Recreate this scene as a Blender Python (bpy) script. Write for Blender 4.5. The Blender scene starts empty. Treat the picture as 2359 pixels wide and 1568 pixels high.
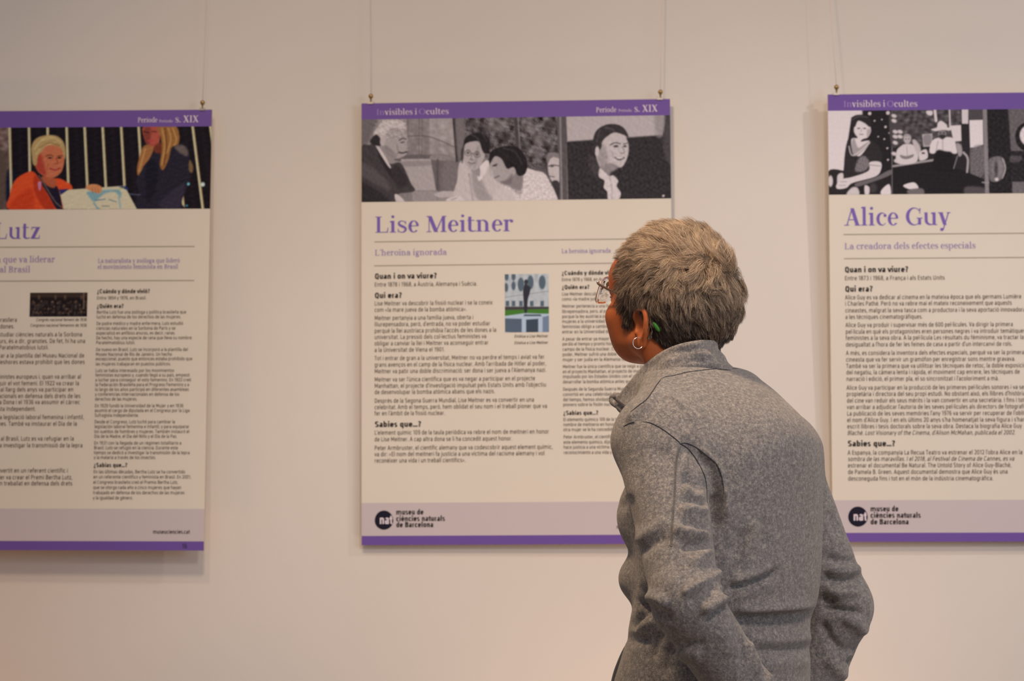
import bpy, bmesh, math, random
import numpy as np
from mathutils import Vector, Matrix

rng = np.random.default_rng(7)
random.seed(7)
scene = bpy.context.scene
COL = scene.collection

# ------------------------------------------------------------------ camera
F_PX, CX, CY = 5019.0, 1179.5, 784.0
CAM = np.array([0.0, -4.9, 1.18])
PITCH, ROLL, YAW = 0.0806, -0.0016, 0.0420
_cy, _sy = math.cos(YAW), math.sin(YAW)
FWD = np.array([-_sy*math.cos(PITCH), _cy*math.cos(PITCH), math.sin(PITCH)])
_r = np.array([_cy, _sy, 0.0]); _u = np.cross(_r, FWD)
RGT = _r*math.cos(ROLL) + _u*math.sin(ROLL)
UPV = np.cross(RGT, FWD)

def proj(p):
    """world point(s) -> pixel of the 2359x1568 photograph, used only to measure where things stand"""
    d = np.asarray(p, float) - CAM
    z = d @ FWD
    return np.stack([CX + F_PX*(d @ RGT)/z, CY - F_PX*(d @ UPV)/z], -1)

def ray(px, py):
    return FWD + RGT*(px-CX)/F_PX - UPV*(py-CY)/F_PX

cam_data = bpy.data.cameras.new('camera')
cam_data.sensor_width = 23.5
cam_data.lens = 23.5*F_PX/2359.0
cam = bpy.data.objects.new('camera', cam_data); COL.objects.link(cam)
m = Matrix.Identity(4)
for i in range(3):
    m[i][0], m[i][1], m[i][2], m[i][3] = RGT[i], UPV[i], -FWD[i], CAM[i]
cam.matrix_world = m
cam_data.dof.use_dof = True
cam_data.dof.focus_distance = 3.2
cam_data.dof.aperture_fstop = 6.0
cam_data.clip_start = 0.05
scene.camera = cam

# ------------------------------------------------------------------ light and exposure
scene.view_settings.view_transform = 'Standard'
scene.view_settings.look = 'None'
scene.view_settings.exposure = 0.10
scene.view_settings.gamma = 1.0
scene.view_settings.use_curve_mapping = False
world = bpy.data.worlds.new('gallery_ambient'); scene.world = world
world.use_nodes = True
world.node_tree.nodes['Background'].inputs[0].default_value = (0.92, 0.90, 0.96, 1)
world.node_tree.nodes['Background'].inputs[1].default_value = 0.20

def lamp(name, kind, loc, target, energy, color, size=0.1, spot=60, blend=0.6):
    l = bpy.data.lights.new(name, kind)
    l.energy = energy; l.color = color
    if kind == 'SPOT':
        l.spot_size = math.radians(spot); l.spot_blend = blend; l.shadow_soft_size = size
    elif kind == 'AREA':
        l.shape = 'DISK'; l.size = size
    else:
        l.shadow_soft_size = size
    o = bpy.data.objects.new(name, l); COL.objects.link(o)
    o.location = loc
    o.rotation_euler = (Vector(target)-Vector(loc)).to_track_quat('-Z', 'Y').to_euler()
    return o
lamp('ceiling_spot_lamp', 'SPOT', (2.30, -1.60, 3.30), (0.50, 0, 0.70), 84, (1.0, 0.84, 0.72), 0.045, 66, 1.0)
lamp('ceiling_spot_lamp', 'SPOT', (-1.00, -1.70, 3.30), (-0.95, 0, 0.70), 34, (1.0, 0.76, 0.54), 0.05, 66, 1.0)
lamp('ceiling_spot_lamp', 'SPOT', (0.9, -3.9, 3.2), (0.28, -0.1, 0.72), 132, (1.0, 0.85, 0.74), 0.25, 42, 0.6)
lamp('overhead_lamp', 'AREA', (-0.5, -2.1, 3.2), (0.45, -1.6, 1.3), 32, (1.0, 0.72, 0.46), 0.35)
lamp('window_daylight', 'AREA', (3.9, -4.6, 2.4), (0.3, -0.5, 1.4), 44, (0.80, 0.88, 1.0), 2.2)
lamp('floor_uplight', 'SPOT', (0.25, -0.65, 0.12), (0.15, 0, 1.05), 15, (1.0, 0.62, 0.36), 0.12, 110, 1.0)
lamp('floor_uplight', 'SPOT', (-1.95, -0.60, 0.12), (-1.75, 0, 0.90), 12, (1.0, 0.46, 0.18), 0.12, 110, 1.0)

# ------------------------------------------------------------------ materials
def lin(c):
    c = np.asarray(c, float)/255.0
    return np.where(c <= 0.04045, c/12.92, ((c+0.055)/1.055)**2.4)
PAPER_SEEN = lin((212, 188, 166)); PAPER_ALB = np.array([0.735, 0.700, 0.645])
def alb(*c):
    """surface colour from a colour as it reads on the lit print, relative to the white paper"""
    c = lin(c if len(c) == 3 else c[0])
    return np.clip(c/PAPER_SEEN*PAPER_ALB, 0.004, 0.92)

def mat(name, color, rough=0.8, spec=0.3, metallic=0.0, noise=None, bump=None, **kw):
    m = bpy.data.materials.new(name); m.use_nodes = True
    nt = m.node_tree; b = nt.nodes['Principled BSDF']
    b.inputs['Base Color'].default_value = (*color[:3], 1)
    b.inputs['Roughness'].default_value = rough
    b.inputs['Metallic'].default_value = metallic
    b.inputs['Specular IOR Level'].default_value = spec
    for k, v in kw.items():
        b.inputs[k.replace('_', ' ')].default_value = v
    tc = nt.nodes.new('ShaderNodeTexCoord')
    if noise:
        sc, col2, lo, hi = noise
        n = nt.nodes.new('ShaderNodeTexNoise'); n.inputs['Scale'].default_value = sc; n.inputs['Detail'].default_value = 5
        n.inputs['Roughness'].default_value = 0.65
        r = nt.nodes.new('ShaderNodeValToRGB')
        r.color_ramp.elements[0].position = lo; r.color_ramp.elements[1].position = hi
        r.color_ramp.elements[0].color = (*color[:3], 1); r.color_ramp.elements[1].color = (*col2[:3], 1)
        nt.links.new(tc.outputs['Object'], n.inputs['Vector']); nt.links.new(n.outputs['Fac'], r.inputs['Fac'])
        nt.links.new(r.outputs['Color'], b.inputs['Base Color'])
    if bump:
        sc, st, dist = bump
        n = nt.nodes.new('ShaderNodeTexNoise'); n.inputs['Scale'].default_value = sc; n.inputs['Detail'].default_value = 4
        bp = nt.nodes.new('ShaderNodeBump'); bp.inputs['Strength'].default_value = st; bp.inputs['Distance'].default_value = dist
        nt.links.new(tc.outputs['Object'], n.inputs['Vector']); nt.links.new(n.outputs['Fac'], bp.inputs['Height'])
        nt.links.new(bp.outputs['Normal'], b.inputs['Normal'])
    return m

M = {}
M['wall'] = mat('painted_plaster', (0.70, 0.67, 0.655), 0.85, 0.2, noise=(1.3, (0.73, 0.70, 0.69), 0.35, 0.7), bump=(9, 0.15, 0.004))
M['floor'] = mat('floor_stone', (0.30, 0.25, 0.20), 0.5, 0.4, noise=(4, (0.36, 0.30, 0.25), 0.3, 0.7))
M['skirting'] = mat('skirting_paint', (0.60, 0.58, 0.56), 0.5, 0.4)
M['paper'] = mat('poster_paper', PAPER_ALB, 0.6, 0.25, noise=(3, PAPER_ALB*0.98, 0.4, 0.6))
M['edge'] = mat('board_edge', alb(205, 160, 110), 0.7, 0.2)
M['purple'] = mat('print_purple', alb(104, 70, 132), 0.55, 0.3)
M['purple_type'] = mat('print_purple_type', alb(112, 82, 148), 0.6, 0.3)
M['lilac_type'] = mat('print_lilac_type', alb(140, 112, 152), 0.6, 0.3)
M['pale_type'] = mat('print_pale_type', alb(212, 184, 182), 0.6, 0.3)
M['mauve_type'] = mat('print_mauve_type', alb(160, 120, 165), 0.6, 0.3)
M['grey_band'] = mat('print_grey_band', alb(190, 165, 158), 0.6, 0.3)
M['rule'] = mat('print_rule', alb(150, 128, 104), 0.6, 0.3)
M['bold_type'] = mat('print_bold_type', alb(48, 38, 34), 0.6, 0.08)
M['body_type'] = mat('print_body_type', alb(92, 72, 58), 0.6, 0.3)
M['logo_black'] = mat('print_logo_black', alb(32, 27, 38), 0.6, 0.08)
M['number_ink'] = mat('print_number_ink', alb(50, 38, 62), 0.6, 0.3)
M['brass'] = mat('aged_brass', (0.42, 0.28, 0.12), 0.35, 0.5, 0.9)
M['nylon'] = mat('nylon_line', (0.82, 0.62, 0.55), 0.4, 0.5)
M['nylon_metal'] = mat('clip_steel', (0.45, 0.42, 0.40), 0.35, 0.5, 0.9)

pm = bpy.data.materials.new('print_photograph'); pm.use_nodes = True
_b = pm.node_tree.nodes['Principled BSDF']; _b.inputs['Roughness'].default_value = 0.6; _b.inputs['Specular IOR Level'].default_value = 0.08
_a = pm.node_tree.nodes.new('ShaderNodeVertexColor'); _a.layer_name = 'print'
pm.node_tree.links.new(_a.outputs['Color'], _b.inputs['Base Color'])
M['photo'] = pm

# ------------------------------------------------------------------ helpers
def empty(name, loc=(0, 0, 0), parent=None):
    o = bpy.data.objects.new(name, None); COL.objects.link(o); o.location = loc
    o.empty_display_size = 0.05
    if parent: o.parent = parent
    return o
def tag(o, label=None, cat=None, group=None, kind=None):
    if label: o['label'] = label
    if cat: o['category'] = cat
    if group: o['group'] = group
    if kind: o['kind'] = kind
    return o
def meshobj(name, verts, faces, material, parent=None, smooth=False, mesh=None):
    if mesh is None:
        mesh = bpy.data.meshes.new(name)
        v = np.asarray(verts, dtype=np.float64)
        if isinstance(faces, np.ndarray):
            mesh.vertices.add(len(v)); mesh.vertices.foreach_set('co', v.astype(np.float32).ravel())
            k = faces.shape[1]
            mesh.loops.add(faces.size); mesh.loops.foreach_set('vertex_index', faces.astype(np.int32).ravel())
            mesh.polygons.add(len(faces)); mesh.polygons.foreach_set('loop_start', np.arange(len(faces), dtype=np.int32)*k)
            mesh.update(calc_edges=True)
        else:
            mesh.from_pydata([tuple(p) for p in v], [], faces); mesh.update()
    if smooth:
        mesh.polygons.foreach_set('use_smooth', [True]*len(mesh.polygons))
    o = bpy.data.objects.new(name, mesh); COL.objects.link(o)
    if material is not None: o.data.materials.append(material)
    if parent: o.parent = parent
    return o
def box(lo, hi):
    (a, b, c), (d, e, f) = lo, hi
    v = [(a,b,c),(d,b,c),(d,e,c),(a,e,c),(a,b,f),(d,b,f),(d,e,f),(a,e,f)]
    return v, [(0,3,2,1),(4,5,6,7),(0,1,5,4),(1,2,6,5),(2,3,7,6),(3,0,4,7)]
def tube(path, radius, seg=8, closed=False):
    """tube mesh along points; radius scalar or list"""
    P = [Vector(p) for p in path]; n = len(P)
    R = radius if hasattr(radius, '__len__') else [radius]*n
    verts, faces = [], []
    up = None
    for i, p in enumerate(P):
        if closed: t = (P[(i+1) % n]-P[i-1]).normalized()
        else: t = (P[min(i+1, n-1)]-P[max(i-1, 0)]).normalized()
        if up is None:
            up = t.orthogonal().normalized()
        else:
            up = (up - t*up.dot(t)).normalized()
        w = t.cross(up)
        for k in range(seg):
            a = 2*math.pi*k/seg
            verts.append(p + (up*math.cos(a)+w*math.sin(a))*R[i])
    for i in range(n if closed else n-1):
        j = (i+1) % n
        for k in range(seg):
            l = (k+1) % seg
            faces.append((i*seg+k, i*seg+l, j*seg+l, j*seg+k))
    if not closed:
        faces.append(tuple(range(seg-1, -1, -1))); faces.append(tuple((n-1)*seg+k for k in range(seg)))
    return verts, faces
def lathe(profile, seg=16):
    """profile [(r,z)] around z"""
    verts, faces = [], []
    for r, z in profile:
        for k in range(seg):
            a = 2*math.pi*k/seg; verts.append((r*math.cos(a), r*math.sin(a), z))
    for i in range(len(profile)-1):
        for k in range(seg):
            l = (k+1) % seg
            faces.append((i*seg+k, i*seg+l, (i+1)*seg+l, (i+1)*seg+k))
    return verts, faces
def catmull(pts, n=5, closed=True):
    P = np.asarray(pts, float); N = len(P); out = []
    rngk = range(N) if closed else range(N-1)
    for i in rngk:
        if closed: p0, p1, p2, p3 = P[i-1], P[i], P[(i+1) % N], P[(i+2) % N]
        else: p0, p1, p2, p3 = P[max(i-1, 0)], P[i], P[i+1], P[min(i+2, N-1)]
        for k in range(n):
            t = k/n
            out.append(0.5*((2*p1)+(-p0+p2)*t+(2*p0-5*p1+4*p2-p3)*t*t+(-p0+3*p1-3*p2+p3)*t**3))
    if not closed: out.append(P[-1])
    return np.array(out)

# ------------------------------------------------------------------ setting
v, f = box((-5.0, 0.0, 0.0), (5.0, 0.16, 3.6))
tag(meshobj('wall_back', v, f, M['wall']), 'off-white painted gallery wall behind the hanging posters', None, None, 'structure')
v, f = box((-5.0, -6.0, -0.1), (5.0, 0.16, 0.0))
tag(meshobj('floor', v, f, M['floor']), 'pale stone gallery floor', None, None, 'structure')
v, f = box((-5.0, -0.015, 0.0), (5.0, 0.0, 0.10))
tag(meshobj('baseboard_back', v, f, M['skirting']), 'low white skirting along the gallery wall', None, None, 'structure')

# ------------------------------------------------------------------ lettering: a high-contrast roman built from stems, bowls and hairlines
XH, CAP, ASC, DSC = 514, 708, 765, -235
class G:
    """collects polygons of one glyph (units per em 1000)"""
    def __init__(s, w, S, T): s.p = []; s.w = w; s.S = S; s.T = T
    def rect(s, x0, y0, x1, y1): s.p.append([(x0, y0), (x1, y0), (x1, y1), (x0, y1)])
    def stem(s, x, y0, y1, foot=2, head=1):
        h = s.S/2
        s.rect(x-h, y0, x+h, y1)
        e = 62
        if foot == 2: s.rect(x-h-e, y0, x+h+e, y0+s.T)
        if foot == 3: s.rect(x-h-e, y0, x, y0+s.T)
        if head == 2: s.rect(x-h-e, y1-s.T, x+h+e, y1)
        if head == 1: s.p.append([(x-h-e, y1-s.T*1.6), (x-h, y1-s.T*2.2), (x+h, y1), (x-h, y1), (x-h-e, y1-s.T*0.6)])
    def ring(s, cx, cy, rx, ry, wl, wr, wn=None, a0=0, a1=360, n=22):
        wn = s.T if wn is None else wn
        irx = rx-(wl+wr)/2; icx = cx+(wl-wr)/2; iry = ry-wn
        n = max(4, int(n*abs(a1-a0)/360))
        for i in range(n):
            a, b = [math.radians(a0+(a1-a0)*k/n) for k in (i, i+1)]
            s.p.append([(cx+rx*math.cos(a), cy+ry*math.sin(a)), (cx+rx*math.cos(b), cy+ry*math.sin(b)),
                        (icx+irx*math.cos(b), cy+iry*math.sin(b)), (icx+irx*math.cos(a), cy+iry*math.sin(a))])
    def line(s, x0, y0, x1, y1, w):
        """slanted bar whose horizontal width is w"""
        s.p.append([(x0-w/2, y0), (x0+w/2, y0), (x1+w/2, y1), (x1-w/2, y1)])
    def ball(s, x, y, r): s.p.append([(x+r*math.cos(k*math.pi/6), y+r*math.sin(k*math.pi/6)) for k in range(12)])
    def serif(s, x, y, e=75): s.rect(x-e, y, x+e, y+s.T)
def arch(g, x0, x1, y=0):
    """n-shaped arch springing from stem x0 to stem x1"""
    r = (x1-x0)/2+g.S/2-10
    g.ring(x1+g.S/2-r, XH-190, r, 190+8, g.T, g.S, g.T*1.3, 0, 165)
    g.rect(x1-g.S/2, 0, x1+g.S/2, XH-188)
def glyph(c, S=96, T=26):
    if c in 'íïóàèéòúü':
        base = {'í': 'ı', 'ï': 'ı', 'ó': 'o', 'à': 'a', 'è': 'e', 'é': 'e', 'ò': 'o', 'ú': 'u', 'ü': 'u'}[c]
        g = glyph(base, S, T); m = g.w/2-8
        if c in 'ïü': g.ball(m-75, 690, 50); g.ball(m+75, 690, 50)
        elif c in 'àèò': g.line(m+40, 590, m-60, 760, 70)
        else: g.line(m-40, 590, m+70, 760, 70)
        return g
    g = G(500, S, T); h = S/2
    if c == ' ': g.w = 235
    elif c in '.,':
        g.w = 230; g.ball(115, 55, 62)
        if c == ',': g.line(90, -110, 140, 40, 40)
    elif c in "'’": g.w = 200; g.ball(100, 700, 55); g.line(75, 540, 125, 690, 40)
    elif c == 'ı' or c == 'i':
        g.w = 300; g.stem(145, 0, XH)
        if c == 'i': g.ball(145, 700, 62)
    elif c == 'l': g.w = 300; g.stem(145, 0, ASC)
    elif c == 'n': g.w = 610; g.stem(140, 0, XH); arch(g, 140, 440); g.serif(440, 0, h+62)
    elif c == 'm': g.w = 900; g.stem(140, 0, XH); arch(g, 140, 430); arch(g, 430, 725); g.serif(430, 0, h+55); g.serif(725, 0, h+62)
    elif c == 'h': g.w = 610; g.stem(140, 0, ASC); arch(g, 140, 440); g.serif(440, 0, h+62)
    elif c == 'r': g.w = 440; g.stem(140, 0, XH); g.ring(300, XH-150, 140, 150+8, g.T, g.T, g.T*1.4, 60, 170); g.ball(345, XH-68, 66)
    elif c == 'u':
        g.w = 610; g.stem(455, 0, XH, foot=0); g.rect(455+h-5, 0, 455+h+60, T)
        g.rect(135-h, 190, 135+h, XH); g.p.append([(60, XH), (60, XH-T), (135, XH-T), (135, XH)])
        g.ring(298, 195, 163+h, 203, S, T, T*1.5, 180, 350)
    elif c == 'o': g.w = 545; g.ring(270, XH/2, 235, XH/2+12, S*1.05, S*1.05)
    elif c == 'e':
        g.w = 480; g.ring(250, XH/2, 215, XH/2+12, S*1.05, S*.9, T*1.1, 10, 318); g.rect(90, 268, 445, 268+T)
    elif c == 'c':
        g.w = 460; g.ring(250, XH/2, 215, XH/2+12, S*1.05, T*1.2, T*1.2, 42, 318); g.ball(385, 400, 62)
    elif c in 'bp':
        g.w = 585; g.stem(130, 0 if c == 'b' else DSC, ASC if c == 'b' else XH, foot=0 if c == 'b' else 2)
        g.ring(325, XH/2, 215, XH/2+12, T, S*1.05, T, -140, 140)
        g.ring(325, XH/2, 215, XH/2+12, T, T, T, 140, 220)
    elif c in 'dq':
        g.w = 590; g.stem(455, 0 if c == 'd' else DSC, ASC if c == 'd' else XH, foot=0 if c == 'd' else 2, head=1 if c == 'd' else 0)
        if c == 'd': g.rect(455+h-5, 0, 455+h+60, T)
        g.ring(265, XH/2, 225, XH/2+12, S*1.05, T, T)
    elif c == 'a':
        g.w = 530; g.rect(330, 70, 330+S, 370); g.ring(245, 350, 183, 172, T, S, T*1.2, -5, 150); g.ball(118, 400, 62)
        g.ring(235, 145, 190, 157, S, T, T*1.2, 60, 330); g.line(290, 270, 370, 300, 160)
        g.ring(470, 60, 95, 70, T, T, T*1.3, 180, 300)
    elif c == 's':
        g.w = 430
        P = [(350, 410), (300, 480), (210, 505), (110, 470), (85, 395), (130, 320), (230, 265), (335, 205), (360, 120), (300, 30), (200, 5), (100, 40), (60, 120)]
        Wd = [26, 30, 34, 60, 92, 104, 108, 104, 92, 60, 34, 30, 26]
        Q = catmull(P, 3, False); W2 = np.interp(np.linspace(0, 12, len(Q)), range(13), Wd)
        for i in range(len(Q)-1):
            t = Q[i+1]-Q[i]; t = t/np.linalg.norm(t); nn = np.array([-t[1], t[0]])
            a, b = W2[i]/2, W2[i+1]/2
            g.p.append([tuple(Q[i]+nn*a), tuple(Q[i+1]+nn*b), tuple(Q[i+1]-nn*b), tuple(Q[i]-nn*a)])
        g.p.append([(340, 350), (372, 350), (372, 510), (350, 510)]); g.p.append([(45, 170), (75, 170), (62, 0), (45, 0)])
    elif c == 't': g.w = 370; g.rect(130-h, 90, 130+h, 660); g.rect(30, XH-T, 310, XH); g.ring(235, 105, 105+h, 115, S, T, T*1.5, 180, 330)
    elif c == 'f': g.w = 340; g.stem(145, 0, 600, head=0); g.rect(30, XH-T, 290, XH); g.ring(260, 590, 115+h, 180, S, T, T*1.5, 70, 180); g.ball(320, 715, 58)
    elif c == 'v': g.w = 530; g.line(270, 0, 115, XH, S*1.15); g.line(270, 0, 420, XH, T*1.3); g.serif(110, XH-T, 100); g.serif(425, XH-T, 75)
    elif c == 'y':
        g.w = 530; g.line(280, 0, 115, XH, S*1.15); g.line(200, DSC+20, 430, XH, T*1.4); g.serif(110, XH-T, 100); g.serif(430, XH-T, 75)
        g.ball(150, DSC+50, 66)
    elif c == 'z': g.w = 480; g.rect(50, 0, 430, T*1.3); g.rect(60, XH-T*1.3, 430, XH); g.line(110, 0, 365, XH, S*1.35); g.rect(400, 0, 430, 150); g.rect(60, XH-130, 88, XH)
    elif c == 'g':
        g.w = 520; g.ring(225, 345, 180, 175, S*.95, S*.95, T); g.ring(240, -85, 215, 145, S*.75, S*.8, T*1.6); g.rect(110, 80, 330, 80+T*3)
        g.ring(150, 110, 70, 75, S*.5, T, T, 90, 250); g.line(360, 480, 470, 500, 60); g.ball(455, 490, 44)
    elif c == 'I': g.w = 370; g.stem(185, 0, CAP, 2, 2)
    elif c == 'L': g.w = 600; g.stem(170, 0, CAP, 2, 2); g.rect(170, 0, 540, T); g.p.append([(500, T), (540, 0), (565, 230), (545, 230)])
    elif c == 'P': g.w = 600; g.stem(170, 0, CAP, 2, 2); g.rect(170, CAP-T, 340, CAP); g.rect(170, 320, 340, 320+T); g.ring(330, (CAP+320)/2, 215, (CAP-320)/2, T, S*1.1, T, -90, 90)
    elif c == 'B':
        g.w = 660; g.stem(170, 0, CAP, 2, 2)
        for y0, y1, r in ((370, CAP, 195), (0, 396, 225)):
            g.rect(170, y1-T, 350, y1); g.rect(170, y0, 350, y0+T); g.ring(345, (y0+y1)/2, r, (y1-y0)/2, T, S*1.1, T, -90, 90)
    elif c == 'A':
        g.w = 690; g.line(560, 0, 350, CAP, S*1.25); g.line(130, 0, 345, CAP, T*1.4); g.serif(125, 0, 100); g.serif(570, 0, 120); g.rect(205, 225, 480, 225+T)
    elif c == 'M':
        g.w = 880; g.stem(735, 0, CAP, 2, 0); g.rect(735, CAP-T, 850, CAP); g.rect(140, 0, 140+T, CAP); g.serif(150, 0, 95); g.rect(50, CAP-T, 190, CAP)
        g.line(440, 0, 180, CAP, S*1.3); g.line(430, 0, 715, CAP, T*1.5)
    elif c == 'G':
        g.w = 730; g.ring(370, CAP/2, 320, CAP/2+12, S*1.15, T*1.5, T*1.2, 40, 322); g.stem(600, 20, 300, 0, 2); g.rect(600, 470, 630, 700); g.line(590, 600, 640, 660, 50)
    elif c == 'O': g.w = 760; g.ring(380, CAP/2, 330, CAP/2+12, S*1.15, S*1.15, T)
    elif c == 'X':
        g.w = 700; g.line(560, 0, 150, CAP, S*1.3); g.line(130, 0, 540, CAP, T*1.5)
        for x, y in ((130, 0), (560, 0), (150, CAP-T), (545, CAP-T)): g.serif(x, y, 105)
    else: g.w = 400; g.rect(100, 0, 300, XH)
    return g
def serif_polys(text, S=96, T=26, track=0):
    out, x = [], 0
    for c in text:
        g = glyph(c, S, T)
        for p in g.p: out.append(np.array(p, float)+np.array([x, 0]))
        x += g.w+track
    return out, x


# a squarish even-weight sans for headings and running text
SX, SC, SA, SD = 500, 680, 720, -190       # x-height, capital height, ascender, descender
def sq_ring(g, cx, cy, rx, ry, w, a0=0, a1=360, n=20, e=2.9):
    n = max(3, int(round(n*abs(a1-a0)/360)))
    def P(a, rx, ry):
        c, s_ = math.cos(a), math.sin(a)
        return (cx+rx*math.copysign(abs(c)**(2/e), c), cy+ry*math.copysign(abs(s_)**(2/e), s_))
    for i in range(n):
        a, b = [math.radians(a0+(a1-a0)*k/n) for k in (i, i+1)]
        g.p.append([P(a, rx, ry), P(b, rx, ry), P(b, rx-w, ry-w*.92), P(a, rx-w, ry-w*.92)])
def sglyph(c, w):
    acc = {'à': 'a`', 'á': "a'", 'À': 'A`', 'è': 'e`', 'é': "e'", 'í': "ı'", 'ï': 'ı:', 'ò': 'o`', 'ó': "o'", 'ú': "u'", 'ü': 'u:', 'ñ': 'n~', 'ç': 'c,'}
    if c in acc:
        b, k = acc[c]; g = sglyph(b, w); m = g.w/2; t = 560 if b != 'A' else 720
        if k == '`': g.line(m+40, t, m-50, t+140, w*.9)
        elif k == "'": g.line(m-40, t, m+50, t+140, w*.9)
        elif k == ':': g.rect(m-110, t+20, m-110+w, t+20+w); g.rect(m+110-w, t+20, m+110, t+20+w)
        elif k == '~': g.rect(m-110, t+40, m+110, t+40+w*.8)
        elif k == ',': g.line(m-20, -150, m+20, 0, w)
        return g
    g = G(500, w, w); h = w/2; R = lambda *a, **k: sq_ring(g, *a, **k); B = g.rect
    cyx, rX, rY = SX/2, 205, SX/2+8
    if c == ' ': g.w = 210
    elif c in '.,:;·…':
        g.w = 170+w*.4; x = g.w/2
        if c == '·': B(x-h, 250, x+h, 250+w)
        else: B(x-h, 0, x+h, w)
        if c in ':;': B(x-h, 380, x+h, 380+w)
        if c in ',;': g.line(x-30, -110, x+10, 10, w*.8)
    elif c in "'’": g.w = 150; B(75-h*.9, 520, 75+h*.9, 720)
    elif c == '-': g.w = 330; B(50, 230, 280, 230+w*.9)
    elif c in '«»':
        g.w = 460; d = 1 if c == '»' else -1
        for x in (130, 300): g.line(x+d*60, 250, x-d*60, 420, w*.8); g.line(x-d*60, 80, x+d*60, 250, w*.8)
    elif c in 'iıl':
        g.w = 140+w; x = g.w/2; B(x-h, 0, x+h, SA if c == 'l' else SX)
        if c == 'i': B(x-h, 590, x+h, 590+w)
    elif c == 'j': g.w = 170+w; B(90, -60, 90+w, SX); B(90, 590, 90+w, 590+w); R(0, -70, 90+w, 120, w, -90, 0)
    elif c in 'nmhu':
        def hump(x0, x1):
            R((x0+x1)/2+h*0, SX-200, (x1-x0)/2, 208, w, 0, 180); B(x1-w, 0, x1, SX-190)
        if c == 'm': g.w = 790+w*.4; B(70, 0, 70+w, SX); hump(70, 395+h); hump(395-h, 720+w*.3)
        elif c == 'u': g.w = 530; B(70, 190, 70+w, SX); B(460-w, 0, 460, SX); R(265, 200, 195, 208, w, 180, 360)
        else: g.w = 530; B(70, 0, 70+w, SA if c == 'h' else SX); hump(70, 460)
    elif c == 'r': g.w = 340+w*.3; B(70, 0, 70+w, SX); R(250, SX-180, 180, 185, w, 80, 180)
    elif c == 'o': g.w = 520; R(260, cyx, rX, rY, w)
    elif c == 'e': g.w = 510; R(258, cyx, rX, rY, w, 0, 320); B(80, cyx-w*.45, 258+rX-w*.1, cyx+w*.45)
    elif c == 'c': g.w = 470; R(258, cyx, rX, rY, w, 45, 315)
    elif c in 'bp': g.w = 530; B(70, 0 if c == 'b' else SD, 70+w, SA if c == 'b' else SX); R(265, cyx, 195, rY, w)
    elif c in 'dqg':
        g.w = 530; B(460-w, (0 if c == 'd' else SD if c == 'q' else -70), 460, SA if c == 'd' else SX); R(265, cyx, 195, rY, w)
        if c == 'g': R(265, -60, 195, 135, w, 200, 360)
    elif c == 'a': g.w = 490; B(420-w, 0, 420, 330); R(245, 320, 175, 188, w, 0, 150); R(235, 148, 185, 158, w, 0, 360)
    elif c == 's': g.w = 440; R(220, SX-135, 165, 143, w, 30, 270); R(220, 135, 165, 143, w, -150, 90)
    elif c == 't': g.w = 330; B(100, 130, 100+w, 640); B(20, SX-w*.9, 290, SX); R(100+140, 130, 140, 138, w, 180, 290)
    elif c == 'f': g.w = 320; B(90, 0, 90+w, 590); B(20, SX-w*.9, 290, SX); R(90+150, 590, 150, 135, w, 80, 180)
    elif c == 'v': g.w = 460; g.line(230, 0, 60, SX, w*1.08); g.line(230, 0, 400, SX, w*1.08)
    elif c == 'y': g.w = 460; g.line(230, 0, 60, SX, w*1.08); g.line(165, SD, 400, SX, w*1.08)
    elif c == 'w': g.w = 700; g.line(200, 0, 60, SX, w); g.line(200, 0, 350, SX, w); g.line(500, 0, 350, SX, w); g.line(500, 0, 640, SX, w)
    elif c == 'x': g.w = 460; g.line(60, 0, 400, SX, w*1.15); g.line(400, 0, 60, SX, w*1.15)
    elif c == 'k': g.w = 470; B(70, 0, 70+w, SA); g.line(120, 210, 380, SX, w*1.2); g.line(400, 0, 220, 290, w*1.2)
    elif c == 'z': g.w = 430; B(50, 0, 380, w*.9); B(50, SX-w*.9, 380, SX); g.line(110, 0, 320, SX, w*1.2)
    elif c == 'A': g.w = 580; g.line(70, 0, 290, SC, w*1.1); g.line(510, 0, 290, SC, w*1.1); B(150, 170, 430, 170+w*.9)
    elif c == 'B': g.w = 580; B(80, 0, 80+w, SC); R(290, 510, 215, 170, w, -90, 90); R(295, 185, 225, 185, w, -90, 90); B(80, SC-w*.92, 300, SC); B(80, 0, 300, w*.92); B(80, 340, 300, 340+w*.8)
    elif c in 'CGOQ':
        g.w = 590; a = (0, 360) if c in 'OQ' else (42, 318) if c == 'C' else (42, 360); R(295, SC/2, 225, SC/2+8, w, *a)
        if c == 'G': B(300, 320, 520, 320+w*.9)
        if c == 'Q': g.line(430, -70, 350, 120, w*1.1)
    elif c == 'D': g.w = 590; B(80, 0, 80+w, SC); R(270, SC/2, 245, SC/2, w, -90, 90); B(80, 0, 280, w*.92); B(80, SC-w*.92, 280, SC)
    elif c in 'EF':
        g.w = 500; B(80, 0, 80+w, SC); B(80, SC-w*.9, 450, SC); B(80, 310, 420, 310+w*.9)
        if c == 'E': B(80, 0, 450, w*.9)
    elif c == 'H': g.w = 600; B(80, 0, 80+w, SC); B(520-w, 0, 520, SC); B(80, 310, 520, 310+w*.9)
    elif c == 'I': g.w = 160+w; B(80, 0, 80+w, SC)
    elif c == 'J': g.w = 480; B(400-w, 180, 400, SC); R(220, 190, 180, 198, w, 190, 360)
    elif c == 'L': g.w = 460; B(80, 0, 80+w, SC); B(80, 0, 430, w*.9)
    elif c == 'M': g.w = 740; B(80, 0, 80+w, SC); B(660-w, 0, 660, SC); g.line(370, 150, 130, SC, w*1.2); g.line(370, 150, 610, SC, w*1.2)
    elif c == 'N': g.w = 620; B(80, 0, 80+w, SC); B(540-w, 0, 540, SC); g.line(500, 0, 120, SC, w*1.3)
    elif c in 'PR':
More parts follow.
